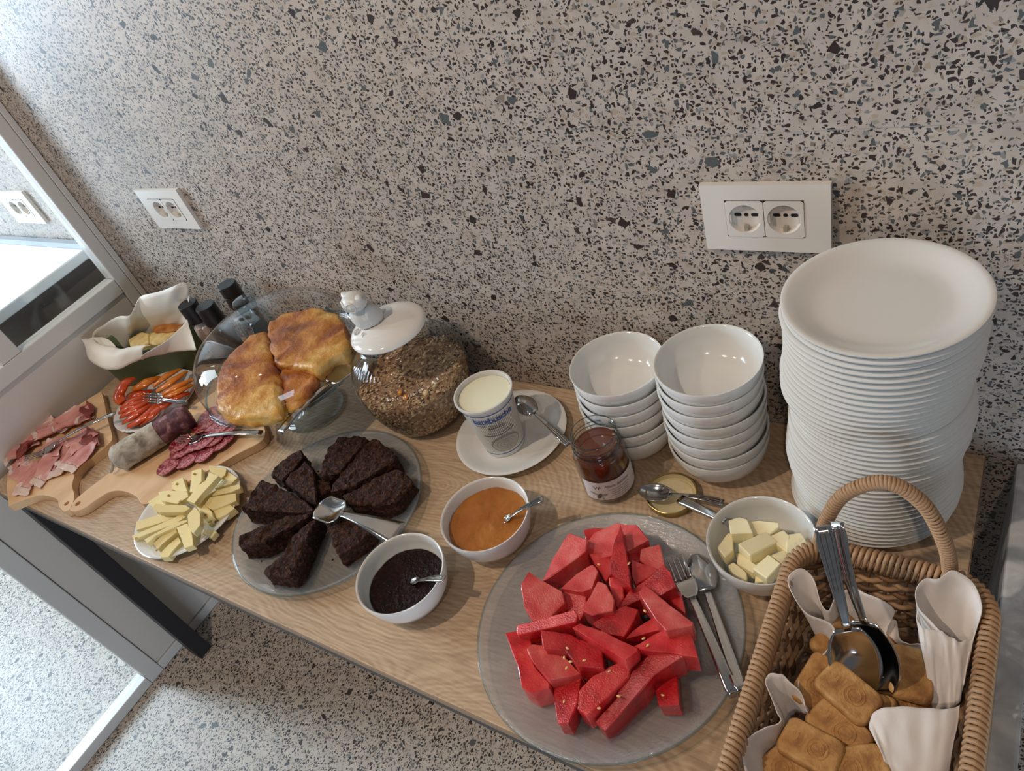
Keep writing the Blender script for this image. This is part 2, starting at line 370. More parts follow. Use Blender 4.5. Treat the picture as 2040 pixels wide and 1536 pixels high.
LABEL = plain('paper_label', (216, 206, 208), .6); BROWNINK = plain('brown_print', (96, 76, 78), .6)
GOLD = plain('gold_lid_rim', (170, 150, 96), .3, metal=.8); LIDIN = plain('cream_lid_inside', (214, 200, 160), .3)
STONE = mottled('grey_stone', [(.3, (88, 82, 78)), (.6, (124, 116, 112)), (.8, (156, 150, 146))], scale=3.2, detail=5, rough=.5, bump=.05)
MARBLE = mottled('grey_marble', [(.3, (168, 172, 178)), (.55, (204, 208, 212)), (.75, (232, 234, 236))], scale=26, detail=7, rough=.3, bump=.02, stretch=(1, 1, .3), dist=1.2)
COUNTER = plain('white_counter', (246, 250, 252), .12, coat=.4)
PANELM = plain('warm_tinted_panel_white', (204, 198, 190), .38)  # white panel paint, warm light's cream tint put into its colour

# ------------------------------------------------------------------ the room
FZ = -0.717; X0 = -0.708; JZ = .4514; JX = .4535
floor = tag(mk('floor', *box(-4.5, 3.5, -4.5, .05, FZ - .05, FZ), TERRF, smooth=False, origin=(0, 0, FZ)), kind='structure')
wall = tag(mk('wall_back', *box(-4.5, 3.5, .0008, .1, FZ, 2.0), plain('grout', (206, 200, 192), .8), smooth=False, origin=(0, 0, 0)), kind='structure')
g = .0006
xs = [(-3.146 - .0, JX - 1.2), (JX - 1.2, JX), (JX, JX + 1.2), (JX + 1.2, 3.4)]
for x0, x1 in xs:
    for z0, z1 in ((FZ, JZ - .6), (JZ - .6, JZ), (JZ, JZ + .6), (JZ + .6, JZ + 1.2)):
        s = mk('terrazzo_tile', *box(x0 + g, x1 - g, 0, .0006, z0 + g, z1 - g), TERR, parent=wall, smooth=False)
# partition wall on the left: painted frame with glass panes over a solid panel
pt = tag(bpy.data.objects.new('wall_left', None), kind='structure'); COL.objects.link(pt); pt.location = (X0, 0, FZ)
def fr(nm, y0, y1, z0, z1, x0=X0 - .04, x1=X0, m=WHITEP, bv=.002):
    o = mk(nm, *box(x0, x1, y0, y1, z0, z1), m, parent=pt, smooth=False)
    if bv: bevel(o, bv)
    return o
TOP = 1.6
fr('frame_post', -.0155, -.001, FZ + .001, TOP)
fr('frame_stile', -.045, -.0165, FZ + .001, TOP)
fr('frame_stile', -.353, -.306, .1805, TOP)
fr('frame_stile', -.649, -.608, FZ + .001, TOP)
fr('frame_rail', -.607, -.046, .141, .180)
fr('frame_rail', -.607, -.046, FZ + .001, FZ + .030)
fr('frame_rail', -1.75, -.650, FZ + .001, FZ + .032)
fr('frame_stile', -1.80, -1.751, FZ + .001, TOP)
fr('solid_panel', -.607, -.046, FZ + .031, .140, x0=X0 - .03, x1=X0 - .006, m=PANELM)
for y0, y1, z0 in ((-.305, -.046, .181), (-.607, -.354, .181), (-1.75, -.650, FZ + .033)):
    q = fr('glass_pane', y0, y1, z0, TOP, x0=X0 - .024, x1=X0 - .018, m=GLASSW, bv=0)
# room beyond the glass: white counter over grey stone
cn = thing('counter', 'white counter on a grey stone side behind the glass partition', 'counter', (-1.6, -.3, FZ))
c1 = mk('counter_top', *box(-2.6, -.815, -.60, -.002, .215, .240), COUNTER, parent=cn, smooth=False); bevel(c1, .003)
mk('side_panel', *box(-2.58, -.835, -.58, -.004, FZ + .002, .214), STONE, parent=cn, smooth=False)
mk('upstand', *box(-2.6, -.815, -.018, -.002, .241, .256), plain('grey_upstand', (150, 158, 168), .4), parent=cn, smooth=False)
# stone slab to the right of the table
sl = tag(mk('stone_slab', *box(1.094, 1.122, -1.0, -.002, FZ + .001, -.002), MARBLE, smooth=False), 'narrow grey marbled stone slab at the far right, past the table end', 'slab')  # lower part added to block lamp light from the gap by the table
bevel(sl, .004)

# ------------------------------------------------------------------ table
tb = thing('buffet_table', 'long narrow table with pale oak top and black square steel legs along the terrazzo wall', 'table', (.18, -.27, FZ))
tt = mk('table_top', *box(-.700, 1.0606, -.5454, -.002, -.014, 0), OAK, parent=tb, smooth=False); bevel(tt, .0015)
# front and end edges carry a darker band
mk('edge_band', *box(-.700, 1.0606, -.5464, -.5456, -.0135, -.0012), EDGE, parent=tb, smooth=False)
mk('edge_band', *box(1.0608, 1.0616, -.5454, -.002, -.0135, -.0012), EDGE, parent=tb, smooth=False)
for a in ((-.698, 1.058, -.543, -.503), (-.698, 1.058, -.044, -.004), (-.698, -.658, -.502, -.045), (1.018, 1.058, -.502, -.045)):
    mk('apron_rail', *box(*a, -.042, -.0145), APRON, parent=tb, smooth=False)
for lx in (-.655, 1.018):
    for ly in (-.543, -.044):
        o = mk('leg', *box(lx, lx + .04, ly, ly + .04, FZ + .004, -.0425), STEEL_B, parent=tb, smooth=False); bevel(o, .0015)
        mk('foot_pad', *box(lx + .004, lx + .036, ly + .004, ly + .036, FZ + .0002, FZ + .0038), DARKSLOT, parent=o, smooth=False)

# ------------------------------------------------------------------ wall sockets
def socket(x, z, label, wd=.144, h=.0884):
    t = thing('wall_socket', label, 'socket', (x + wd / 2, -.0002, z))
    # plate as a frame around the two modules
    mx0, mw = x + .0277, .0887; mz0, mh = z + .0195, .0494
    parts = [box(x, x + wd, -.0082, -.0004, z, mz0), box(x, x + wd, -.0082, -.0004, mz0 + mh, z + h),
             box(x, mx0, -.0082, -.0004, mz0, mz0 + mh), box(mx0 + mw, x + wd, -.0082, -.0004, mz0, mz0 + mh)]
    V, F = join(*parts); mk('cover_plate', V, F, PLAST, parent=t, smooth=False)
    for k in range(2):
        cx = mx0 + mw * (.25 + .5 * k); cz = mz0 + mh / 2; s = mw / 4 - .0004; sz = mh / 2 - .0004; R = .0186
        n = 48; V, F = [], []
        yf, yb = -.0088, -.0012
        for i in range(n):
            a = 2 * PI * i / n; ca, sa = math.cos(a), math.sin(a)
            q = min(s / abs(ca) if abs(ca) > 1e-6 else 9, sz / abs(sa) if abs(sa) > 1e-6 else 9)
            V += [(cx + q * ca, yf, cz + q * sa), (cx + R * ca, yf, cz + R * sa), (cx + R * .93 * ca, yb, cz + R * .93 * sa)]
        for i in range(n):
            a, b = 3 * i, 3 * ((i + 1) % n); F += [(a, b, b + 1, a + 1), (a + 1, b + 1, b + 2, a + 2)]
        F.append(tuple(3 * i + 2 for i in range(n)))
        md = mk('socket_module', V, F, PLAST, parent=t, smooth=False)
        def slot(dx, w_, dz=0.0016, h_=.0044):
            V2, F2 = [], []
            for i in range(20):
                a = 2 * PI * i / 20; ex = (w_ / 2 - h_ / 2) * (1 if math.cos(a) > 0 else -1)
                V2 += [(cx + dx + ex + h_ / 2 * math.cos(a), yb - .0006, cz + dz + h_ / 2 * math.sin(a))]
            mk('pin_slot', V2, [tuple(range(20))], DARKSLOT, parent=md, smooth=False)
        slot(-.0098, .0085); slot(0, .0052); slot(.0098, .0085)
        for sg in (-1, 1):
            mk('side_notch', *box(cx + sg * .0186 - .0028, cx + sg * .0186 + .0028, -.0078, yb - .0002, cz - .0055, cz + .0055), PLAST, parent=md, smooth=False)
        for zz, hh in ((cz - .0165, .006), (cz + .0145, .004)):
            mk('earth_clip', *box(cx - .0022, cx + .0022, -.0065, yb - .0003, zz - (0 if zz > cz else .001), zz + hh - .001), CLIPM, parent=md, smooth=False)
socket(.7372, .3060, 'white double wall socket left of the tall plate stack, with dark pin slots')
socket(-.4386, .3060, 'white double wall socket on the left part of the wall, above the paper-lined tub')
socket(-1.0620, .3045, 'white double wall socket seen through the glass partition')

# ------------------------------------------------------------------ plates and bowls
PPROF = [(0, .0052), (.050, .0052), (.060, .0054), (.069, .0075), (.080, .0128), (.088, .0160), (.0925, .0170), (.0945, .0163), (.0940, .0145), (.084, .0108), (.070, .0042), (.058, .0014), (.0545, 0), (.050, 0), (.048, .0016), (0, .0016)]
def sc(prof, k, kz=1): return [(r * k, z * kz) for r, z in prof]
def plate(loc, label, R=.0945, group=None, cat='plate', name='plate'):
    o = mk(name, *lathe(sc(PPROF, R / .0945), 96), PORC, origin=(0, 0, 0)); o.location = loc
    return tag(o, label, cat, group)
NP = 41; pz = (.335 - .0170) / (NP - 1)
p0 = plate((0, 0, 0), 'x', name='dinner_plate')
rx, ry = 0, 0
for i in range(NP):
    f = i / (NP - 1)
    tx = .9435 + .0085 * f + .0035 * math.sin(i * .42) * (1 - .3 * f) + random.uniform(-.0007, .0007)
    ty = -.0975 - .0135 * f + .0012 * math.sin(i * .33 + 1)
    if i in (17, 18): tx -= .003
    if i > 24 and i < 39: tx -= .0035
    p = p0 if i == 0 else p0.copy()
    if i: COL.objects.link(p)
    p.location = (tx, min(ty, -.0958), .0003 + pz * i); p.rotation_euler = (0, 0, i * .7)
    tag(p, 'white round plate in the middle of the tall stack at the right', 'plate', 'plates in the tall stack')
    ORD = ('second', 'third', 'fourth', 'fifth', 'sixth', 'seventh', 'eighth', 'ninth', 'tenth')
    if NP - 10 <= i < NP - 1: p['label'] = ORD[NP - 2 - i] + ' white plate from the top of the tall plate stack'
    if 1 <= i < 6: p['label'] = ORD[i - 1] + ' white plate from the table up in the tall plate stack'
    if i == NP - 1: p['label'] = 'topmost white round plate of the tall stack, its whole face showing'
    if i == 0: p['label'] = 'lowest white plate of the tall stack, resting on the table'
BPROF_O = [(0, .0012), (.029, .0010), (.030, 0), (.033, 0), (.035, .003), (.044, .0065), (.053, .014), (.0605, .027), (.0645, .042), (.0660, .0545), (.0655, .0555), (.0640, .0553)]
BPROF_I = [(.0625, .0530), (.0610, .042), (.0568, .028), (.0495, .0175), (.041, .0115), (.028, .0090), (0, .0085)]
def bowl(loc, label, R=.066, H=.0555, group=None, name='bowl'):
    pr = sc(BPROF_O + BPROF_I, R / .066, H / .0555)
    o = mk(name, *lathe(pr, 96), PORC, origin=(0, 0, 0)); o.location = loc
    return tag(o, label, 'bowl', group)
b0 = bowl((0, 0, 0), 'x', R=.0685)
first = True
for (cx, cy, n, bx, by, nm, dz) in ((.7475, -.0850, 8, .7475, -.0890, 'right stack of bowls, beside the tall plates', .01965), (.6075, -.0730, 6, .6125, -.0830, 'left stack of bowls, behind the honey jar', .0192)):
    for i in range(n):
        f = i / (n - 1)
        o = b0 if first else b0.copy()
        if not first: COL.objects.link(o)
        first = False
        o.location = (bx + (cx - bx) * f + .0012 * math.sin(i * 2.1), by + (cy - by) * f, .0003 + i * dz)
        o.rotation_euler = (0, 0, i * 1.1)
        lab = ('second', 'third', 'fourth', 'fifth', 'sixth', 'seventh', 'eighth')[n - 2 - i] + ' white bowl from the top in the ' + nm if i < n - 1 else ''
        if i == n - 1: lab = 'topmost empty white bowl of the ' + nm
        if i == 0: lab = 'lowest white bowl of the ' + nm
        tag(o, lab, 'bowl', 'bowls in the ' + nm)

# ------------------------------------------------------------------ cutlery
def frame(a, b, up=(0, 0, 1)):
    """matrix with x running from a to b and z as near up as possible; origin at a"""
    a, b = Vector(a), Vector(b); x = (b - a).normalized(); y = Vector(up).cross(x).normalized(); z = x.cross(y)
    M = Matrix((x, y, z)).transposed().to_4x4(); M.translation = a; return M, (b - a).length
def strip(st, n=8, th=.0012):
    """closed strip from stations (s, halfwidth, z, dish): dish lowers the middle"""
    V, F = [], []; m = len(st)
    for side in (0, 1):
        for s, hw, z, d in st:
            for k in range(n + 1):
                t = -1 + 2 * k / n
                V.append((s, hw * t, z - d * (1 - t * t) - side * th))
    W = n + 1; O = m * W
    for i in range(m - 1):
        for k in range(n):
            a = i * W + k; F.append((a, a + W, a + W + 1, a + 1)); F.append((O + a, O + a + 1, O + a + W + 1, O + a + W))
    for i in range(m - 1):
        a = i * W; F.append((a, O + a, O + a + W, a + W)); a += n; F.append((a, a + W, O + a + W, O + a))
    for k in range(n):
        F.append((k, k + 1, O + k + 1, O + k)); a = (m - 1) * W + k; F.append((a, O + a, O + a + 1, a + 1))
    return V, F
def spoon(a, b, label, bl=.05, bw=.017, hw=(.0035, .0085), dish=.008, flip=1, up=(0, 0, 1), arch=.006, square=False, name='spoon', cat='spoon', ridge=True, group=None, m=None):
    m = m or STEEL
    M, L = frame(a, b, up); t = thing(name, label, cat, a, group)
    st = []
    for i in range(15):
        u = i / 14
        w_ = bw * (math.sin(PI * min(1, u * .88 + .02)) ** .6) if not square else bw * min(1, (u * 5 + .05) ** .5) * (1 if u < .8 else 1 - (u - .8) * 2.2)
        st.append((bl * u, max(w_, hw[0]), flip * 0.0, flip * dish * math.sin(PI * min(1, u * .95 + .02))))
    mk('bowl', *strip(st, 12), m, parent=t, M=M, smooth=2)
    st = []
    for i in range(17):
        u = i / 16; s = bl + (L - bl) * u
        w_ = hw[0] + (hw[1] - hw[0]) * (u ** 1.3)
        if u > .93 and not square: w_ *= .8
        st.append((s, w_, arch * math.sin(PI * u), .0002))
    st[0] = (bl * .97, hw[0], 0, 0)
    h = mk('handle', *strip(st, 4, .0018), m, parent=t, M=M, smooth=2)
    if ridge:
        for sg in (-.55, 0, .55):
            mk('handle_rib', *tube([(s, w_ * sg, z + .0002) for s, w_, z, d in st[6:-1]], [.0006 + .0004 * i / 9 for i in range(len(st[6:-1]))], 5), m, parent=h, M=M)
    return t
def fork(a, b, label, hl=.062, w_=.0125, hw=(.003, .0075), arch=.006, up=(0, 0, 1), tines=4, curl=.006, m=None):
    m = m or STEEL
    M, L = frame(a, b, up); t = thing('fork', label, 'fork', a)
    st = []
    for i in range(8):
        u = i / 7; st.append((hl * (.5 + .5 * u), max(hw[0], w_ * math.sqrt(max(0, 1 - u ** 3)) if u > .05 else w_), -curl * math.sin(PI * (.5 + .5 * u)), .0008 * (1 - u)))
    mk('head', *strip(st, 8), m, parent=t, M=M, smooth=2)
    for k in range(tines):
        y = w_ * (-1 + 2 * (k + .5) / tines)
        V, F = strip([(hl * .52 * u, .0013 * (.55 + .45 * u), -curl * math.sin(PI * u * .52), 0) for u in [i / 8 for i in range(9)]], 2)
        mk('tine', [(p[0], p[1] + y * (.92 + .08 * p[0] / hl), p[2]) for p in V], F, m, parent=t, M=M, smooth=2)
    st = []
    for i in range(15):
        u = i / 14; st.append((hl * .97 + (L - hl * .97) * u, (hw[0] + (hw[1] - hw[0]) * u ** 1.2) * (.8 if u > .95 else 1), arch * math.sin(PI * u), .0002))
    mk('handle', *strip(st, 4, .0018), m, parent=t, M=M, smooth=2)
    return t

# ------------------------------------------------------------------ writing wrapped on round surfaces
def text_mesh(txt, size, shear=0.0, space=1.0, bold=0.0):
    cu = bpy.data.curves.new('txt', 'FONT'); cu.body = txt; cu.size = size; cu.shear = shear; cu.space_character = space
    cu.align_x = 'CENTER'; cu.resolution_u = 3; cu.offset = bold
    o = bpy.data.objects.new('txt', cu); COL.objects.link(o)
    dg = bpy.context.evaluated_depsgraph_get(); me = bpy.data.meshes.new_from_object(o.evaluated_get(dg))
    V = [v.co.copy() for v in me.vertices]; F = [tuple(p.vertices) for p in me.polygons]
    bpy.data.objects.remove(o); bpy.data.curves.remove(cu); bpy.data.meshes.remove(me)
    return V, F
def wrap(VF, Rz, ang, z0, c, off=.0004, dx=0, dy=0, rot=0):
    V, F = VF; out = []
    for v in V:
        x, y = v[0] + dx, v[1] + dy
        if rot: x, y = x * math.cos(rot) - y * math.sin(rot), x * math.sin(rot) + y * math.cos(rot)
        z = z0 + y; R = Rz(z) + off; a = ang + x / Rz(z)
        out.append((c[0] + R * math.cos(a), c[1] + R * math.sin(a), c[2] + z))
    return out, F
def patch(poly_fn, nx=14, ny=10):
    """filled grid patch in 2-D from a map (u,v) in [-1,1] to (x,y)"""
    return grid([[tuple(poly_fn(-1 + 2 * j / nx, -1 + 2 * i / ny)) + (0,) for j in range(nx + 1)] for i in range(ny + 1)])
def disc2(rx_, ry_, cx=0, cy=0, n=32):
    V = [(cx, cy, 0)] + [(cx + k * rx_ * math.cos(2 * PI * i / n), cy + k * ry_ * math.sin(2 * PI * i / n), 0) for k in (.5, 1) for i in range(n)]
    F = [(0, 1 + i, 1 + (i + 1) % n) for i in range(n)] + [(1 + i, 1 + n + i, 1 + n + (i + 1) % n, 1 + (i + 1) % n) for i in range(n)]
    return V, F
def line2(pts, w_=.0004):
    V, F = [], []
    for i, p in enumerate(pts):
        a, b = Vector(pts[max(0, i - 1)]), Vector(pts[min(len(pts) - 1, i + 1)]); d = (b - a).normalized(); nrm = Vector((-d.y, d.x))
        q = Vector(p); V += [(*(q + nrm * w_), 0), (*(q - nrm * w_), 0)]
    F = [(2 * i, 2 * i + 1, 2 * i + 3, 2 * i + 2) for i in range(len(pts) - 1)]
    return V, F
# ------------------------------------------------------------------ yogurt cup on its saucer plate
plate((.4100, -.1264, .0003), 'white round plate under the yogurt cup, with a teaspoon on its edge', R=.0945, name='saucer_plate')
cc = (.4060, -.1440, .0062)
cup = thing('yogurt_cup', 'white yogurt cup with blue lettering, open and full, standing on a plate', 'yogurt cup', cc)
CH = .118
def cupR(z): return .0335 + (.0445 - .0335) * (z / CH)
pr = [(0, .001), (.031, .001), (.033, 0), (.0335, .0015)] + [(cupR(z), z) for z in (.01, .03, .06, .09, .108)] + \
     [(.0452, .110), (.0470, .1125), (.0478, .1155), (.0474, .1180), (.0455, .1186), (.0440, .1175), (.0432, .112), (.0415, .095), (0, .095)]
def cupmat():
    m, nt, b = new_mat('striped_cup'); setp(b, rough=.32, coat=.15)
    tc = N(nt, 'ShaderNodeTexCoord'); sp = N(nt, 'ShaderNodeSeparateXYZ'); nt.links.new(tc.outputs['Object'], sp.inputs[0])
    at = N(nt, 'ShaderNodeMath', operation='ARCTAN2'); nt.links.new(sp.outputs[1], at.inputs[0]); nt.links.new(sp.outputs[0], at.inputs[1])
    mu = N(nt, 'ShaderNodeMath', operation='MULTIPLY'); mu.inputs[1].default_value = 84; nt.links.new(at.outputs[0], mu.inputs[0])
    si = N(nt, 'ShaderNodeMath', operation='SINE'); nt.links.new(mu.outputs[0], si.inputs[0])
    gt = N(nt, 'ShaderNodeMath', operation='GREATER_THAN'); gt.inputs[1].default_value = .35; nt.links.new(si.outputs[0], gt.inputs[0])
    g1 = N(nt, 'ShaderNodeMath', operation='GREATER_THAN'); g1.inputs[1].default_value = .014; nt.links.new(sp.outputs[2], g1.inputs[0])
    g2 = N(nt, 'ShaderNodeMath', operation='LESS_THAN'); g2.inputs[1].default_value = .0985; nt.links.new(sp.outputs[2], g2.inputs[0])
    a = N(nt, 'ShaderNodeMath', operation='MULTIPLY'); nt.links.new(g1.outputs[0], a.inputs[0]); nt.links.new(g2.outputs[0], a.inputs[1])
    c = N(nt, 'ShaderNodeMath', operation='MULTIPLY'); nt.links.new(a.outputs[0], c.inputs[0]); nt.links.new(gt.outputs[0], c.inputs[1])
    mx = N(nt, 'ShaderNodeMix'); mx.data_type = 'RGBA'; mx.inputs[6].default_value = lin((218, 218, 214)); mx.inputs[7].default_value = lin((158, 156, 150))
    nt.links.new(c.outputs[0], mx.inputs[0]); nt.links.new(mx.outputs[2], b.inputs['Base Color'])
    return m
mk('cup_body', *lathe(pr, 96, cc), cupmat(), parent=cup)
V, F = lathe([(0, .1105), (.015, .1105), (.03, .111), (.039, .1108), (.0427, .1102)], 64, cc)
V = [(x, y, z + .0009 * noise.noise(Vector((x * 60, y * 60, 0)))) for x, y, z in V]
mk('yogurt', V, F, YOG, parent=cup)
A0 = math.radians(-47)
CX = lambda vf, z, **k: wrap(vf, cupR, A0, z, cc, **k)
for z in (.103, .0085):
    mk('blue_band', *lathe([(cupR(z) + .0004, z), (cupR(z + .0016) + .0004, z + .0016)], 96, cc), BLUE, parent=cup)
logo = mk('lettering', *CX(text_mesh('lattebusche', .0168, .0, .90, .0003), .0865), BLUE, parent=cup)
mk('lettering_underline', *CX(line2([(-.031, .0), (-.029, -.0035), (-.020, -.0045), (-.008, -.0042)], .0006), .085), BLUE, parent=cup)
mk('small_print', *CX(text_mesh('YOGURT', .0052), .0775), INK, parent=cup)
mk('small_print', *CX(text_mesh('BIANCO', .0072, bold=.0001), .0712), INK, parent=cup)
mk('small_print', *CX(text_mesh('DA LATTE INTERO', .0034), .0665), INK, parent=cup)
mk('small_print', *CX(line2([(-.026 + .052 * i / 20, .0022 * abs(-1 + i / 10) ** 2) for i in range(21)], .0006), .0555), INK, parent=cup)
mk('small_print', *CX(line2([(-.018 + .042 * i / 20, .0026 * abs(-1 + i / 10) ** 2) for i in range(21)], .0004), .0605), INK, parent=cup)
mk('dish_picture', *CX(disc2(.0245, .0185), .0325, dx=.004), GREYP, parent=cup)
mk('dish_picture', *CX(disc2(.0225, .0155, 0, -.0012), .0325, off=.0007, dx=.004), GREYL, parent=cup)
for k in (.75, .5, .25):
    mk('dish_swirl', *CX(line2([(k * .021 * math.cos(a / 10), -.001 + k * .0145 * math.sin(a / 10)) for a in range(0, 58)], .0003), .0325, off=.001, dx=.004), GREYP, parent=cup)
spoon((0.4095,-0.0826,0.0520), (0.5298,-0.1413,0.0300), 'teaspoon resting bowl-up between the yogurt cup and the honey jar', bl=.048, bw=.0165, hw=(.0022, .0072), dish=-.010, arch=.003, up=(.3, -.2, 1))

# ------------------------------------------------------------------ honey jar
RINGG = glass('jar_rim_glass', tint=(.55, .58, .58, 1), edge=(.25, .28, .28, 1), rough=.03, refl=1.6)
hc = (.6085, -.1765, .0004)
hj = thing('honey_jar', 'open glass jar of dark honey with a printed white label', 'jar', hc)
gp = [(0, .002), (.033, .0015), (.0365, .003), (.038, .008), (.0382, .05), (.0378, .078), (.0355, .086), (.0318, .091), (.0325, .094), (.0345, .0955), (.0325, .098), (.0325, .101), (.0337, .103), (.0325, .106), (.0330, .112), (.0338, .1145), (.0325, .1165), (.0308, .1155), (.0300, .110), (.0300, .095)]
mk('glass_body', *lathe(gp, 96, hc), GLASS, parent=hj)
for rz, rr_ in ((.1158, .0322), (.1030, .0333), (.0955, .0342), (.0910, .0322)):
    mk('glass_ring', *lathe([(rr_ + .0007 * math.cos(a), rz + .0007 * math.sin(a)) for a in [2 * PI * i / 6 for i in range(6)]], 72, hc, close=True), RINGG, parent=hj)
mk('honey', *lathe([(0, .0035), (.033, .0035), (.0355, .006), (.0366, .012), (.0368, .05), (.0362, .077), (.034, .085), (.0300, .090), (.0296, .094), (.0290, .0952), (0, .0948)], 72, hc), HONEY, parent=hj)
HA = math.radians(-62)
lR = lambda z: .0384
mk('paper_label', *wrap(grid([[(x * .001, y * .001, 0) for x in range(-36, 62, 2)] for y in (0, 10, 20, 30, 38)]), lR, HA, .0150, hc, off=.0002), LABEL, parent=hj)
HX = lambda vf, z, **k: wrap(vf, lR, HA, z, hc, off=.0005, **k)
mk('label_letters', *HX(text_mesh('VF', .011), .0375, dx=-.0135), BROWNINK, parent=hj)
mk('label_title', *HX(text_mesh('Miele Italiano', .0075, .35), .0405, dx=.017), BROWNINK, parent=hj)
for i, tx in enumerate(('Confezionato da azienda', 'apistica italiana, miele', 'di millefiori prodotto', 'e invasato in azienda', 'peso netto 500 g')):
    mk('label_print', *HX(text_mesh(tx, .0034), .0345 - .0042 * i, dx=.019), BROWNINK, parent=hj)
# the bee drawing: body, two wings, legs
bee = [('bee_body', disc2(.0028, .0062), -.45, -.0125, .0245), ('bee_wing', disc2(.0062, .0020), .28, -.0062, .0265), ('bee_wing', disc2(.0062, .0020), -.35, -.0205, .0285)]
for nm, vf, rt, dx, z in bee:
    v = [(x * math.cos(rt) - y * math.sin(rt), x * math.sin(rt) + y * math.cos(rt), 0) for x, y, q in vf[0]]
    mk(nm, *HX((v, vf[1]), z, dx=dx), BROWNINK if nm == 'bee_body' else GREYP, parent=hj)
for q in (-1, 1):
    for k in range(3):
        mk('bee_leg', *HX(line2([(q * .001, 0), (q * .004, -.0015 - .001 * k), (q * .005, -.005 - .001 * k)], .0002), .0245 - .002 * k, dx=-.0125), BROWNINK, parent=hj)
# lid with a spoon on it
lc = (.7035, -.1735, .0004)
ld = thing('jar_lid', 'gold-rimmed jar lid lying upside down beside the honey jar', 'lid', lc)
mk('rim', *lathe([(0, 0), (.0335, 0), (.0352, .0015), (.0355, .010), (.0362, .0122), (.0352, .0128), (.0342, .0118), (.0340, .0016), (0, .0016)], 72, lc, fn=lambda r, z, a: r * (1 + (.006 * math.cos(8 * a) if z > .009 and r > .03 else 0))), GOLD, parent=ld)
mk('liner', *lathe([(0, .0020), (.026, .0020), (.0275, .0032), (.030, .0032), (.0312, .0020), (.0335, .0020), (.0337, .011)], 72, lc), LIDIN, parent=ld)
spoon((0.6591,-0.1832,0.0160), (0.7791,-0.1765,0.0210), 'teaspoon lying on the upturned jar lid', bl=.046, bw=.0155, hw=(.0022, .0062), dish=.007, arch=.004)
# butter knife leaning from lid into the butter bowl
kM, kL = frame((0.7228,-0.1887,0.0260), (0.8107,-0.2257,0.0500))
kn = thing('butter_knife', 'butter knife with ribbed handle leaning over the rim of the butter bowl', 'knife', (0.7228,-0.1887,0.0260))
mk('handle', *strip([(kL * .85 * i / 10, .0068 - .0028 * i / 10, 0, .0) for i in range(11)], 4, .0045), STEEL, parent=kn, M=kM, smooth=2)
mk('blade', *strip([(kL * (.85 + .35 * i / 8), .004 + .004 * math.sin(PI * i / 8) * 1.0, 0, 0) for i in range(9)], 4, .0012), STEEL, parent=kn, M=kM, smooth=2)

# ------------------------------------------------------------------ jam, apricot and butter bowls
def filled(loc, R, z, m, amp, label, name, fl, fc):
    V, F = lathe([(R * k / 14, z + (0 if k < 13 else .0006)) for k in range(15)], 72, loc)
    off = Vector((random.random() * 20, 0, 0))
    V = [(x, y, q + amp * (noise.noise(Vector((x * 55, y * 55, 0)) + off) + .4 * noise.noise(Vector((x * 150, y * 150, 3)) + off))) for x, y, q in V]
    return tag(mk(name, V, F, m, origin=(loc[0], loc[1], z)), fl, fc)
bowl((.4161, -.4340, .0003), 'white bowl holding the dark berry jam, nearest the table edge', R=.0645, H=.060, name='jam_bowl')
filled((.4161, -.4340, 0), .0548, .0335, JAM, .0016, '', 'berry_jam', 'dark red berry jam filling the white bowl in front of the cake plate', 'jam')
spoon((0.4206,-0.4297,0.0340), (0.4907,-0.4244,0.0680), 'teaspoon stuck in the dark berry jam', bl=.018, bw=.006, hw=(.0028, .0058), dish=.002, arch=.002)
bowl((.4841, -.3108, .0003), 'white bowl holding the orange apricot jam', R=.0655, H=.060, name='apricot_bowl')
filled((.4841, -.3108, 0), .0590, .0410, APRI, .0022, '', 'apricot_jam', 'orange apricot jam filling the white bowl', 'jam')
spoon((0.5038,-0.3044,0.0400), (0.5662,-0.2740,0.0760), 'teaspoon stuck in the orange apricot jam', bl=.016, bw=.006, hw=(.0025, .0055), dish=.002, arch=.003)
bowl((.8488, -.2427, .0003), 'white bowl of butter chunks beside the wicker basket', R=.0635, H=.060, name='butter_bowl')
T4 = lambda s: s
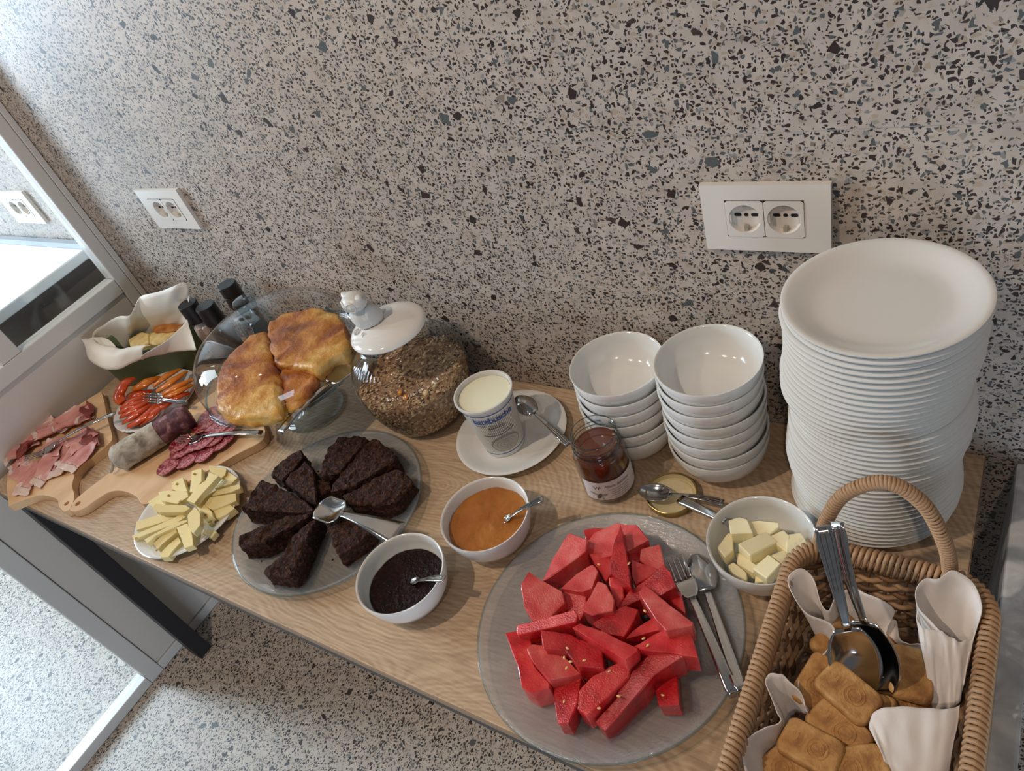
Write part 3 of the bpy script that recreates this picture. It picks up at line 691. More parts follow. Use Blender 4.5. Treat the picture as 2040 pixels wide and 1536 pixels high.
for i, (pts, th) in enumerate((
    ([(0.8053,-0.2242,0.0560),(0.8152,-0.2164,0.0560),(0.8247,-0.2184,0.0560),(0.8359,-0.2357,0.0560),(0.8140,-0.2424,0.0560)], .022),
    ([(0.8259,-0.2135,0.0500),(0.8386,-0.2113,0.0500),(0.8597,-0.2114,0.0500),(0.8612,-0.2173,0.0500),(0.8530,-0.2276,0.0500),(0.8345,-0.2302,0.0500)], .018),
    ([(0.8278,-0.2555,0.0540),(0.8498,-0.2284,0.0540),(0.8637,-0.2350,0.0540),(0.8438,-0.2641,0.0540)], .020),
    ([(0.8021,-0.2610,0.0460),(0.8059,-0.2360,0.0460),(0.8115,-0.2375,0.0460),(0.8192,-0.2587,0.0460),(0.8146,-0.2725,0.0460)], .018),
    ([(0.8569,-0.2288,0.0490),(0.8689,-0.2189,0.0490),(0.8763,-0.2244,0.0490),(0.8783,-0.2421,0.0490),(0.8662,-0.2368,0.0490)], .016),
    ([(0.8747,-0.2225,0.0500),(0.8876,-0.2170,0.0500),(0.8957,-0.2267,0.0500),(0.8890,-0.2424,0.0500),(0.8789,-0.2441,0.0500)], .018),
    ([(0.8513,-0.2780,0.0540),(0.8615,-0.2584,0.0540),(0.8770,-0.2682,0.0540),(0.8683,-0.2883,0.0540)], .020),
    ([(0.8262,-0.2583,0.0420),(0.8305,-0.2600,0.0420),(0.8491,-0.2691,0.0420),(0.8481,-0.2784,0.0420),(0.8288,-0.2712,0.0420)], .016),
    ([(0.8197,-0.2789,0.0400),(0.8241,-0.2729,0.0400),(0.8398,-0.2798,0.0400),(0.8425,-0.2892,0.0400),(0.8283,-0.2866,0.0400)], .014),
    ([(0.8641,-0.2520,0.0460),(0.8744,-0.2412,0.0460),(0.8798,-0.2485,0.0460),(0.8771,-0.2612,0.0460)], .016),
    ([(0.8516,-0.2790,0.0380),(0.8655,-0.2817,0.0380),(0.8662,-0.2843,0.0380),(0.8544,-0.2890,0.0380)], .012),
    ([(0.8193,-0.2502,0.0340),(0.8557,-0.2464,0.0340),(0.8747,-0.2448,0.0340),(0.8609,-0.2658,0.0340),(0.8378,-0.2704,0.0340)], .014))):
    wh = ('against the knife tip', 'at the back of the bowl', 'in the middle, lying across the others', 'at the left side', 'behind the middle piece', 'at the right, by the basket rim',
          'at the front, tilted', 'between the middle and the front left', 'at the front left edge', 'right of the front piece', 'lowest at the front rim', 'buried under the middle pieces')[i]
    tag(chunk('butter_piece', pts, BUTTER, thick=th, grow=1.16, tilt=.3, bev=.0012, amp=.0009, zmin=.0125, sharp=.45), 'pale butter chunk ' + wh, 'butter', 'butter chunks in the white bowl')

# ------------------------------------------------------------------ chocolate cake plate
gc = (.1784, -.3541, .0003)
def glass_plate(name, c, R, label, m, H=.020, base=.72):
    t = thing(name, label, 'plate', c)
    pr = [(0, .0012), (R * .55, .0012), (R * .56, 0), (R * .585, 0), (R * .60, .0014), (R * base, .003), (R * .86, .0085), (R * .955, H * .80), (R * .985, H * .82), (R, H * .90), (R * .998, H), (R * .985, H * 1.03), (R * .965, H * .98), (R * .95, H * .93), (R * .86, .0130), (R * base, .0066), (0, .0060)]
    mk('dish', *lathe(pr, 128, c), m, parent=t)
    mk('rolled_rim', *lathe([(R + .0016 * math.cos(a), H * .95 + .0018 * math.sin(a)) for a in [2 * PI * i / 10 for i in range(10)]], 128, c, close=True), GLASS_RIM, parent=t)
    return t
GLASS_RIM = glass('thick_glass_rim', tint=(.80, .88, .90, 1), edge=(.40, .52, .56, 1), rough=.03)
glass_plate('glass_cake_plate', gc, .1653, 'round clear glass plate carrying the chocolate cake slices', GLASSC)
glass_plate('glass_fruit_plate', (.6982, -.3893, .0003), .1645, 'large textured glass plate carrying the watermelon, at the front of the table', GLASSP)
CK = [([(0.0428,-0.3417,0.0430),(0.0378,-0.3256,0.0430),(0.0492,-0.2946,0.0430),(0.0662,-0.2806,0.0430),(0.0849,-0.2933,0.0430),(0.0829,-0.3247,0.0430),(0.0794,-0.3457,0.0430)], 'small dark cake slice at the back left, pointing away from the spoon'),
 ([(0.0957,-0.3001,0.0460),(0.1228,-0.3090,0.0460),(0.1601,-0.3425,0.0460),(0.1822,-0.3666,0.0460),(0.1639,-0.3647,0.0460),(0.0891,-0.3471,0.0460),(0.0891,-0.3272,0.0460)], 'dark cake slice just left of the plate centre gap, standing behind the spoon bowl'),
 ([(0.0433,-0.3596,0.0460),(0.1014,-0.3618,0.0460),(0.1557,-0.3699,0.0460),(0.1866,-0.3793,0.0460),(0.1781,-0.3874,0.0460),(0.0999,-0.4089,0.0460),(0.0521,-0.4200,0.0460),(0.0518,-0.4010,0.0460),(0.0412,-0.3709,0.0460)], 'broad dark cake slice pointing right, at the left edge of the plate'),
 ([(0.1956,-0.3823,0.0460),(0.1499,-0.4054,0.0460),(0.1085,-0.4441,0.0460),(0.0899,-0.4622,0.0460),(0.1048,-0.4777,0.0460),(0.1264,-0.4696,0.0460),(0.1440,-0.4561,0.0460),(0.1736,-0.4202,0.0460)], 'narrow cake slice lying towards the front left, its cut side facing forward'),
 ([(0.2035,-0.3835,0.0460),(0.1948,-0.4125,0.0460),(0.1876,-0.4333,0.0460),(0.1981,-0.4689,0.0460),(0.1863,-0.4903,0.0460),(0.1886,-0.5020,0.0460),(0.2390,-0.4926,0.0460),(0.2308,-0.4646,0.0460),(0.2124,-0.4165,0.0460)], 'narrow cake slice pointing to the front, nearest the table edge'),
 ([(0.2086,-0.3821,0.0400),(0.2350,-0.3647,0.0400),(0.2762,-0.3715,0.0400),(0.3110,-0.3793,0.0400),(0.3054,-0.4041,0.0400),(0.2921,-0.4258,0.0400),(0.2878,-0.4359,0.0400),(0.2486,-0.4089,0.0400)], 'flat crumbly cake slice under the spoon handle'),
 ([(0.2230,-0.3420,0.0440),(0.2513,-0.3041,0.0440),(0.2765,-0.2712,0.0440),(0.2963,-0.2703,0.0440),(0.3239,-0.2829,0.0440),(0.3231,-0.3013,0.0440),(0.3195,-0.3270,0.0440),(0.2897,-0.3382,0.0440),(0.2438,-0.3542,0.0440)], 'ragged dark cake slice at the right of the plate'),
 ([(0.1930,-0.3429,0.0470),(0.1850,-0.3189,0.0470),(0.1881,-0.2635,0.0470),(0.1893,-0.2253,0.0470),(0.1950,-0.2224,0.0470),(0.2328,-0.2330,0.0470),(0.2637,-0.2458,0.0470),(0.2703,-0.2576,0.0470),(0.2514,-0.2907,0.0470),(0.2297,-0.3241,0.0470)], 'large dark cake slice at the back right of the plate'),
 ([(0.1370,-0.2953,0.0470),(0.1211,-0.2630,0.0470),(0.1223,-0.2376,0.0470),(0.1609,-0.2241,0.0470),(0.1870,-0.2253,0.0470),(0.1854,-0.2642,0.0470),(0.1858,-0.3068,0.0470),(0.1573,-0.3240,0.0470)], 'wide dark cake slice at the back, with a paler crust'),
 ([(0.1403,-0.3279,0.0360),(0.1591,-0.3137,0.0360),(0.1796,-0.3319,0.0360),(0.1672,-0.3543,0.0360)], 'small broken cake crumb block at the plate centre')]
for pts, lb in CK:
    tag(chunk('cake_slice', pts, CAKE, zb=.0068, tilt=.07, bev=.0015, amp=.0036, sub=3, freq=120, sharp=.5), lb, 'cake', 'chocolate cake slices on the glass plate')
cr = join(*[(lambda c, r: (lathe([(0, -r), (r, -.2 * r), (r * .8, r * .6), (0, r)], 5, c)))((gc[0] + .135 * math.cos(a) * q, gc[1] + .135 * math.sin(a) * q, .012), random.uniform(.0008, .002)) for a, q in [(random.uniform(0, 6.28), random.uniform(.55, .98)) for _ in range(70)]])
tag(mk('cake_crumbs', *cr, CAKE), 'scattered dark cake crumbs on the clear glass plate', 'crumbs', kind='stuff')
spoon((0.1966,-0.3733,0.0520), (0.3639,-0.3770,0.0500), 'serving spoon with a flaring handle lying on the chocolate cake', bl=.052, bw=.0235, hw=(.0052, .0215), dish=.006, square=True, arch=.004, name='serving_spoon', ridge=False, flip=1)

# ------------------------------------------------------------------ watermelon
WM = [
 ("z.050", [(0.6381,-0.3064,0.0500),(0.6438,-0.2851,0.0500),(0.6673,-0.2687,0.0500),(0.6940,-0.2669,0.0500),(0.7180,-0.2847,0.0500),(0.6974,-0.3049,0.0500),(0.6607,-0.3222,0.0500)], 'round-backed watermelon slab at the very top of the pile'),
 ("", [(0.6203,-0.2790,0.0300),(0.6325,-0.2708,0.0300),(0.6474,-0.2657,0.0300),(0.6321,-0.2930,0.0300)], 'watermelon sliver peeping out behind the top of the pile'),
 ("", [(0.6090,-0.3735,0.0520),(0.6093,-0.3372,0.0520),(0.6144,-0.3022,0.0520),(0.6439,-0.3094,0.0520),(0.6485,-0.3247,0.0520),(0.6290,-0.3507,0.0520)], 'tall watermelon wedge at the top left of the pile'),
 ("", [(0.6428,-0.3794,0.0550),(0.6512,-0.3530,0.0550),(0.6625,-0.3345,0.0550),(0.6752,-0.3450,0.0550),(0.6807,-0.3691,0.0550),(0.6724,-0.3770,0.0550)], 'half-round watermelon piece right of the tall top-left wedge'),
 ("", [(0.6913,-0.3236,0.0740),(0.6876,-0.2867,0.0740),(0.7090,-0.3206,0.0740),(0.7288,-0.3575,0.0740),(0.7161,-0.3543,0.0740),(0.7002,-0.3494,0.0740)], 'narrow pointed watermelon piece standing at the top middle'),
 ("", [(0.6543,-0.3214,0.0460),(0.6762,-0.3089,0.0460),(0.6882,-0.3308,0.0460),(0.6853,-0.3463,0.0460),(0.6630,-0.3296,0.0460)], 'watermelon piece left of the narrow pointed one'),
 ("", [(0.6941,-0.3052,0.0450),(0.7158,-0.2874,0.0450),(0.7229,-0.3054,0.0450),(0.7038,-0.3170,0.0450)], 'watermelon piece under the right end of the top slab'),
 ("", [(0.7166,-0.2961,0.0500),(0.7342,-0.2838,0.0500),(0.7506,-0.3091,0.0500),(0.7424,-0.3175,0.0500),(0.7187,-0.3102,0.0500)], 'square watermelon piece at the top right'),
 ("", [(0.7133,-0.3174,0.0560),(0.7405,-0.3159,0.0560),(0.7465,-0.3196,0.0560),(0.7294,-0.3457,0.0560),(0.7198,-0.3361,0.0560)], 'curved watermelon piece inside the top right'),
 ("", [(0.6021,-0.4002,0.0660),(0.6037,-0.3839,0.0660),(0.6472,-0.3896,0.0660),(0.6552,-0.3999,0.0660),(0.6467,-0.4226,0.0660),(0.6329,-0.4329,0.0660),(0.6161,-0.4235,0.0660)], 'thick pale-cornered watermelon block at the left'),
 ("", [(0.6414,-0.3793,0.0460),(0.6702,-0.3721,0.0460),(0.6783,-0.3896,0.0460),(0.6760,-0.4101,0.0460),(0.6554,-0.4076,0.0460)], 'watermelon piece right of the thick left block'),
 ("", [(0.6883,-0.4031,0.0700),(0.6899,-0.3655,0.0700),(0.7010,-0.3668,0.0700),(0.7167,-0.3811,0.0700),(0.7204,-0.3930,0.0700),(0.7011,-0.4058,0.0700)], 'upright rounded watermelon piece in the middle'),
 ("", [(0.6956,-0.3494,0.0560),(0.7108,-0.3443,0.0560),(0.7201,-0.3663,0.0560),(0.7182,-0.3793,0.0560),(0.7076,-0.3706,0.0560)], 'small watermelon stub between the middle pieces'),
 ("", [(0.7208,-0.3796,0.0620),(0.7265,-0.3580,0.0620),(0.7539,-0.3186,0.0620),(0.7651,-0.3251,0.0620),(0.7773,-0.3407,0.0620),(0.7594,-0.3566,0.0620),(0.7423,-0.3637,0.0620)], 'long watermelon wedge sloping up to the fork'),
 ("", [(0.7461,-0.3663,0.0760),(0.7476,-0.3536,0.0760),(0.7755,-0.3645,0.0760),(0.8117,-0.3793,0.0760),(0.8121,-0.3836,0.0760),(0.7905,-0.3991,0.0760),(0.7773,-0.3916,0.0760)], 'triangular watermelon piece lying on top at the right'),
 ("", [(0.7614,-0.3459,0.0460),(0.7777,-0.3304,0.0460),(0.7931,-0.3589,0.0460),(0.7751,-0.3533,0.0460)], 'watermelon piece at the right edge beside the cutlery'),
 ("", [(0.6169,-0.4490,0.0680),(0.6178,-0.4438,0.0680),(0.6788,-0.4137,0.0680),(0.6852,-0.4174,0.0680),(0.6866,-0.4252,0.0680),(0.6233,-0.4551,0.0680)], 'long thin watermelon bar lying level at the left'),
 ("", [(0.6031,-0.4584,0.0460),(0.6241,-0.4434,0.0460),(0.6411,-0.4635,0.0460),(0.6499,-0.4787,0.0460),(0.6749,-0.4893,0.0460),(0.6772,-0.4939,0.0460),(0.6641,-0.5067,0.0460),(0.6504,-0.5055,0.0460),(0.6352,-0.4866,0.0460)], 'long watermelon piece at the lower left edge of the pile'),
 ("", [(0.7051,-0.4138,0.0620),(0.7158,-0.3970,0.0620),(0.7286,-0.3793,0.0620),(0.7440,-0.3787,0.0620),(0.7451,-0.3925,0.0620),(0.7435,-0.4150,0.0620),(0.7255,-0.4192,0.0620)], 'crumbly-faced watermelon piece in the centre'),
 ("", [(0.7486,-0.4040,0.0560),(0.7612,-0.3809,0.0560),(0.7770,-0.3914,0.0560),(0.7641,-0.3995,0.0560),(0.7453,-0.4144,0.0560)], 'small watermelon wedge right of the centre'),
 ("", [(0.6908,-0.4318,0.0720),(0.6958,-0.4230,0.0720),(0.7246,-0.4219,0.0720),(0.7628,-0.4258,0.0720),(0.7643,-0.4296,0.0720),(0.7581,-0.4449,0.0720),(0.7326,-0.4402,0.0720)], 'watermelon bar lying diagonally across the centre'),
 ("", [(0.7608,-0.4232,0.0620),(0.7807,-0.3958,0.0620),(0.8062,-0.3809,0.0620),(0.8158,-0.3941,0.0620),(0.8264,-0.4106,0.0620),(0.8058,-0.4141,0.0620),(0.7741,-0.4222,0.0620)], 'wide watermelon wedge pointing right, below the triangular one'),
 ("", [(0.6526,-0.4446,0.0640),(0.6836,-0.4357,0.0640),(0.6938,-0.4377,0.0640),(0.7188,-0.4331,0.0640),(0.7327,-0.4567,0.0640),(0.7074,-0.4663,0.0640),(0.6886,-0.4556,0.0640),(0.6671,-0.4636,0.0640)], 'big watermelon block with seeds at the lower middle left'),
 ("", [(0.6441,-0.4690,0.0540),(0.6461,-0.4613,0.0540),(0.6712,-0.4543,0.0540),(0.7053,-0.4674,0.0540),(0.6975,-0.4748,0.0540),(0.6791,-0.4884,0.0540),(0.6572,-0.4801,0.0540)], 'pale-sided watermelon piece beside the big seeded block'),
 ("", [(0.6842,-0.4730,0.0340),(0.7059,-0.4557,0.0340),(0.7071,-0.4631,0.0340),(0.6895,-0.4743,0.0340)], 'watermelon offcut showing pale rind side under the seeded block'),
 ("", [(0.6771,-0.4834,0.0360),(0.7054,-0.4681,0.0360),(0.7145,-0.4969,0.0360),(0.7162,-0.5212,0.0360),(0.7052,-0.5236,0.0360),(0.6864,-0.4995,0.0360)], 'upright watermelon strip at the bottom left'),
 ("", [(0.7181,-0.4874,0.0500),(0.7263,-0.4671,0.0500),(0.7478,-0.4415,0.0500),(0.7578,-0.4399,0.0500),(0.7595,-0.4543,0.0500),(0.7353,-0.5055,0.0500),(0.7238,-0.5040,0.0500)], 'watermelon strip with a pale rind tip at the bottom middle'),
 ("", [(0.7549,-0.4605,0.0460),(0.7725,-0.4256,0.0460),(0.8042,-0.4050,0.0460),(0.8107,-0.4177,0.0460),(0.7871,-0.4417,0.0460),(0.7562,-0.5073,0.0460),(0.7418,-0.5011,0.0460),(0.7567,-0.4745,0.0460)], 'longest watermelon strip, running from bottom middle to the right'),
 ("", [(0.7789,-0.4377,0.0320),(0.8008,-0.4185,0.0320),(0.8194,-0.4564,0.0320),(0.8011,-0.4637,0.0320)], 'dark red watermelon stub at the bottom right')]
seeds = [(0.6699,-0.3300,0.0480),(0.7172,-0.3311,0.0760),(0.7612,-0.3870,0.0780),(0.7639,-0.4087,0.0640),(0.6918,-0.4655,0.0660),(0.7003,-0.4668,0.0660),(0.7001,-0.4756,0.0660),(0.6891,-0.4531,0.0660),(0.7401,-0.4553,0.0520),(0.7866,-0.4343,0.0480),(0.7442,-0.4959,0.0480),(0.7000,-0.5005,0.0380),(0.7995,-0.4529,0.0340),(0.7736,-0.4173,0.0640),(0.6702,-0.3164,0.0540),(0.7132,-0.4586,0.0660),(0.6849,-0.4815,0.0380),(0.7590,-0.4756,0.0500)]
wm_objs = []
for q, pts, lb in WM:
    z = pts[0][2]
    wi = WM.index((q, pts, lb)); o = chunk('watermelon_piece', pts, MELON2 if wi in (0, 2, 9, 11, 14, 23, 24, 3, 7) else (MELON3 if wi in (4, 13, 22, 25, 27, 28, 18) else MELON), thick=(z - .0072 if z < .05 else .034), grow=1.09, tilt=.26, bev=.0009, amp=.0016, sub=2, freq=60, sharp=.5)
    tag(o, lb, 'watermelon', 'watermelon pieces on the glass plate'); wm_objs.append((o, Vector((sum(p[0] for p in pts) / len(pts), sum(p[1] for p in pts) / len(pts), z))))
for i, s in enumerate(seeds):
    o = min(wm_objs, key=lambda k: (k[1] - Vector(s)).length)[0]
    g_, c_ = TILT[o.name]; s = (s[0], s[1], c_.z + g_[0] * (s[0] - c_.x) + g_[1] * (s[1] - c_.y) + .0002)
    V, F = lathe([(0, -.0012), (.0016, -.0008), (.0022, 0), (.0016, .0008), (0, .0012)], 8)
    M = Matrix.Translation(Vector(s) + Vector((0, 0, .0006))) @ Matrix.Rotation(i * 1.3, 4, 'Z') @ Matrix.Diagonal((1.1, .62, .7, 1))
    mk('seed', V, F, SEED, parent=o, M=M)
fork((0.7492,-0.2798,0.0300), (0.8693,-0.4230,0.0260), 'serving fork lying beside the watermelon', hl=.062, w_=.0135, hw=(.0042, .0082), arch=.004, curl=.005)
spoon((0.7682,-0.2616,0.0170), (0.8749,-0.4169,0.0300), 'serving spoon lying face down beside the fork on the glass plate', bl=.056, bw=.0195, hw=(.0042, .0082), dish=-.006, arch=.0, ridge=False)

# ------------------------------------------------------------------ cheese
plate((-.0996, -.4417, .0003), 'white plate of sliced cheese at the front of the table', R=.1010, name='cheese_plate')
CZ = [([(-0.1833,-0.4070,0.0260),(-0.1638,-0.3917,0.0260),(-0.1208,-0.4146,0.0260),(-0.1412,-0.4212,0.0260),(-0.1664,-0.4188,0.0260)], 'broad cheese piece with small holes at the back left'),
 ([(-0.1584,-0.3737,0.0280),(-0.1375,-0.3637,0.0280),(-0.1087,-0.3882,0.0280),(-0.1035,-0.4114,0.0280),(-0.1150,-0.4146,0.0280)], 'upright cheese stick with a hole at the back middle'),
 ([(-0.1206,-0.3557,0.0300),(-0.0798,-0.3488,0.0300),(-0.0701,-0.3615,0.0300),(-0.0708,-0.3702,0.0300),(-0.1074,-0.3654,0.0300)], 'short cheese block at the back right'),
 ([(-0.0775,-0.3922,0.0460),(-0.0866,-0.3751,0.0460),(-0.0562,-0.3763,0.0460),(-0.0573,-0.4187,0.0460),(-0.0551,-0.4381,0.0460),(-0.0799,-0.4372,0.0460),(-0.0847,-0.4058,0.0460)], 'long thick cheese stick lying across the top of the pile'),
 ([(-0.0725,-0.3911,0.0240),(-0.0732,-0.3710,0.0240),(-0.0771,-0.3513,0.0240),(-0.0419,-0.3582,0.0240),(-0.0441,-0.3732,0.0240)], 'cheese stick fanned at the right, behind'),
 ([(-0.0744,-0.4156,0.0290),(-0.0624,-0.3970,0.0290),(-0.0188,-0.3704,0.0290),(-0.0082,-0.3781,0.0290),(-0.0220,-0.3897,0.0290)], 'slim cheese stick pointing right, upper one'),
 ([(-0.0762,-0.4309,0.0270),(-0.0729,-0.4185,0.0270),(-0.0144,-0.3872,0.0270),(-0.0014,-0.3997,0.0270),(-0.0317,-0.4295,0.0270)], 'wide cheese stick pointing right, middle one'),
 ([(-0.0293,-0.4381,0.0210),(-0.0349,-0.4279,0.0210),(-0.0104,-0.4085,0.0210),(0.0041,-0.4110,0.0210),(-0.0021,-0.4269,0.0210),(-0.0134,-0.4381,0.0210)], 'short cheese stick pointing right, lowest one'),
 ([(-0.2037,-0.4548,0.0210),(-0.1930,-0.4360,0.0210),(-0.1488,-0.4370,0.0210),(-0.1538,-0.4684,0.0210),(-0.1680,-0.4643,0.0210)], 'cheese corner sticking out over the board at the left'),
 ([(-0.1805,-0.4361,0.0340),(-0.1576,-0.4266,0.0340),(-0.1081,-0.4189,0.0340),(-0.0973,-0.4261,0.0340),(-0.1087,-0.4449,0.0340),(-0.1557,-0.4493,0.0340)], 'wide cheese slice with a round hole at the left'),
 ([(-0.1482,-0.4689,0.0360),(-0.1503,-0.4606,0.0360),(-0.0894,-0.4417,0.0360),(-0.0750,-0.4432,0.0360),(-0.0789,-0.4539,0.0360),(-0.1277,-0.4723,0.0360)], 'cheese stick lying level at the left'),
 ([(-0.1824,-0.4965,0.0200),(-0.1457,-0.4685,0.0200),(-0.1080,-0.4603,0.0200),(-0.1196,-0.4753,0.0200),(-0.1647,-0.5105,0.0200)], 'flat cheese slice at the front left'),
 ([(-0.1555,-0.5232,0.0250),(-0.1168,-0.4838,0.0250),(-0.0910,-0.4562,0.0250),(-0.0782,-0.4572,0.0250),(-0.0864,-0.4739,0.0250),(-0.1311,-0.5149,0.0250),(-0.1434,-0.5272,0.0250)], 'long cheese stick with a hole at its end, front left'),
 ([(-0.1133,-0.5223,0.0300),(-0.0917,-0.4894,0.0300),(-0.0815,-0.4738,0.0300),(-0.0634,-0.4629,0.0300),(-0.0593,-0.4664,0.0300),(-0.0969,-0.5088,0.0300),(-0.0990,-0.5261,0.0300)], 'long rounded cheese stick pointing to the front left'),
 ([(-0.0985,-0.5195,0.0230),(-0.0912,-0.4988,0.0230),(-0.0795,-0.4828,0.0230),(-0.0694,-0.4859,0.0230),(-0.0786,-0.5155,0.0230),(-0.0799,-0.5257,0.0230)], 'cheese stick with a hole at its tip, at the front'),
 ([(-0.0681,-0.5295,0.0200),(-0.0697,-0.5083,0.0200),(-0.0666,-0.4906,0.0200),(-0.0478,-0.4984,0.0200),(-0.0459,-0.5158,0.0200),(-0.0410,-0.5297,0.0200),(-0.0586,-0.5353,0.0200)], 'cheese stick at the very front of the plate'),
 ([(-0.0718,-0.4818,0.0320),(-0.0549,-0.4685,0.0320),(-0.0206,-0.4837,0.0320),(0.0048,-0.5002,0.0320),(-0.0080,-0.5100,0.0320),(-0.0403,-0.4958,0.0320)], 'flat cheese piece with an oval hole at the front'),
 ([(-0.0510,-0.4605,0.0460),(-0.0535,-0.4412,0.0460),(-0.0274,-0.4497,0.0460),(-0.0001,-0.4698,0.0460),(0.0030,-0.4866,0.0460),(-0.0162,-0.4829,0.0460),(-0.0351,-0.4712,0.0460)], 'curved shiny cheese piece on top at the front'),
 ([(-0.0222,-0.4709,0.0180),(-0.0170,-0.4601,0.0180),(0.0059,-0.4595,0.0180),(0.0048,-0.4724,0.0180)], 'small square cheese block at the front right edge'),
 ([(-0.0720,-0.4337,0.0280),(-0.0622,-0.4252,0.0280),(-0.0281,-0.4337,0.0280),(-0.0172,-0.4407,0.0280),(-0.0292,-0.4512,0.0280),(-0.0518,-0.4430,0.0280)], 'cheese piece with a notch, right of the curved one'),
 ([(-0.0478,-0.4492,0.0180),(-0.0306,-0.4394,0.0180),(-0.0176,-0.4464,0.0180),(-0.0221,-0.4540,0.0180)], 'small cheese tip below the notched piece')]
for pts, lb in CZ:
    z = pts[0][2]; tag(chunk('cheese_piece', pts, CHEESE, thick=(.0115 if z > .022 else z - .0075), tilt=.10, bev=.0005, amp=.0006, sub=1, freq=40, sharp=.4), lb, 'cheese', 'cheese pieces on the white plate')
for p in [(-0.1447,-0.4366,0.0345),(-0.1409,-0.3792,0.0285),(-0.1626,-0.4078,0.0265),(-0.1402,-0.5243,0.0255),(-0.0138,-0.5015,0.0325),(-0.0753,-0.5276,0.0235),(-0.0343,-0.4437,0.0285),(-0.1053,-0.4390,0.0350)]:
    ob = min([o for o in COL.objects if o.name.startswith('cheese_piece')], key=lambda k: (Vector(k.location).xy - Vector(p).xy).length)
    mk('hole', *lathe([(0, -.0015), (.0016, -.0008), (.0022, .0006), (.0026, .0008)], 12, p), plain('cheese_hole', (190, 160, 84), .6) if 'cheese_hole' not in bpy.data.materials else bpy.data.materials['cheese_hole'], parent=ob)

# ------------------------------------------------------------------ cutting boards
def board(name, outline, label, hole, th=.018, n=None):
    pts = curve(outline, n or len(outline) * 6, closed=True)
    bm = bmesh.new(); T = [bm.verts.new((p.x, p.y, th)) for p in pts]; B = [bm.verts.new((p.x, p.y, .0004)) for p in pts]
    bm.faces.new(T); bm.faces.new(B[::-1]); k = len(T)
    for i in range(k): bm.faces.new((T[i], B[i], B[(i + 1) % k], T[(i + 1) % k]))
    bmesh.ops.recalc_face_normals(bm, faces=bm.faces); bm.verts.index_update()
    V = [v.co.copy() for v in bm.verts]; F = [tuple(v.index for v in f.verts) for f in bm.faces]; bm.free()
    o = mk(name, V, F, BOARD, smooth=False); tag(o, label, 'cutting board')
    b = addmod(o, 'BEVEL', width=.006, segments=4, limit_method='ANGLE', angle_limit=1.0)
    # drilled hang hole through the handle
    V, F = lathe([(0, -.01), (.0052, -.01), (.0052, .03), (0, .03)], 24, hole)
    c = mk('hole_cutter', V, F, None); 
    bo = addmod(o, 'BOOLEAN', operation='DIFFERENCE', solver='EXACT'); bo.object = c
    o.modifiers.move(1, 0)
    dg = bpy.context.evaluated_depsgraph_get(); me = bpy.data.meshes.new_from_object(o.evaluated_get(dg)); o.modifiers.clear(); o.data = me; o.name = name
    bpy.data.objects.remove(c)
    return o
A_ = [(-0.7498,-0.4612,0.0180),(-0.7165,-0.3997,0.0180),(-0.6882,-0.3307,0.0180),(-0.6617,-0.2634,0.0180),(-0.6384,-0.2631,0.0180),(-0.5496,-0.3113,0.0180),(-0.4697,-0.3531,0.0180),(-0.4564,-0.3735,0.0180),(-0.4620,-0.4109,0.0180),(-0.4684,-0.4328,0.0180),(-0.4590,-0.4575,0.0180),(-0.4348,-0.4799,0.0180),(-0.4014,-0.4964,0.0180),(-0.3844,-0.5122,0.0180),(-0.3781,-0.5228,0.0180),(-0.3861,-0.5307,0.0180),(-0.4139,-0.5253,0.0180),(-0.4365,-0.5157,0.0180),(-0.4666,-0.5161,0.0180),(-0.4968,-0.5222,0.0180),(-0.5274,-0.5440,0.0180),(-0.5488,-0.5624,0.0180),(-0.5597,-0.5604,0.0180),(-0.6463,-0.5155,0.0180)]
board('ham_board', [(max(p[0], -.700), p[1], 0) for p in A_], 'pale wooden board with a short handle carrying the sliced ham, at the left table end', (-0.4003,-0.5153,0.0180))
B_ = [(-0.3794,-0.5218,0.0180),(-0.3890,-0.5024,0.0180),(-0.3846,-0.4733,0.0180),(-0.3748,-0.4385,0.0180),(-0.3617,-0.3763,0.0180),(-0.3465,-0.2975,0.0180),(-0.3315,-0.2365,0.0180),(-0.3191,-0.2040,0.0180)] + [(-.277, -.134, .018), (-.172, -.196, .018), (-.074, -.256, .018)] + [(-0.1038,-0.3144,0.0180),(-0.1648,-0.4072,0.0180),(-0.2031,-0.4598,0.0180),(-0.2458,-0.4532,0.0180),(-0.2868,-0.4523,0.0180),(-0.3199,-0.4629,0.0180),(-0.3343,-0.4868,0.0180),(-0.3427,-0.5078,0.0180),(-0.3540,-0.5201,0.0180),(-0.3672,-0.5247,0.0180)]
board('salami_board', [(p[0], p[1], 0) for p in B_], 'long pale wooden board with a curved handle carrying the salami', (-0.3717,-0.5071,0.0180))

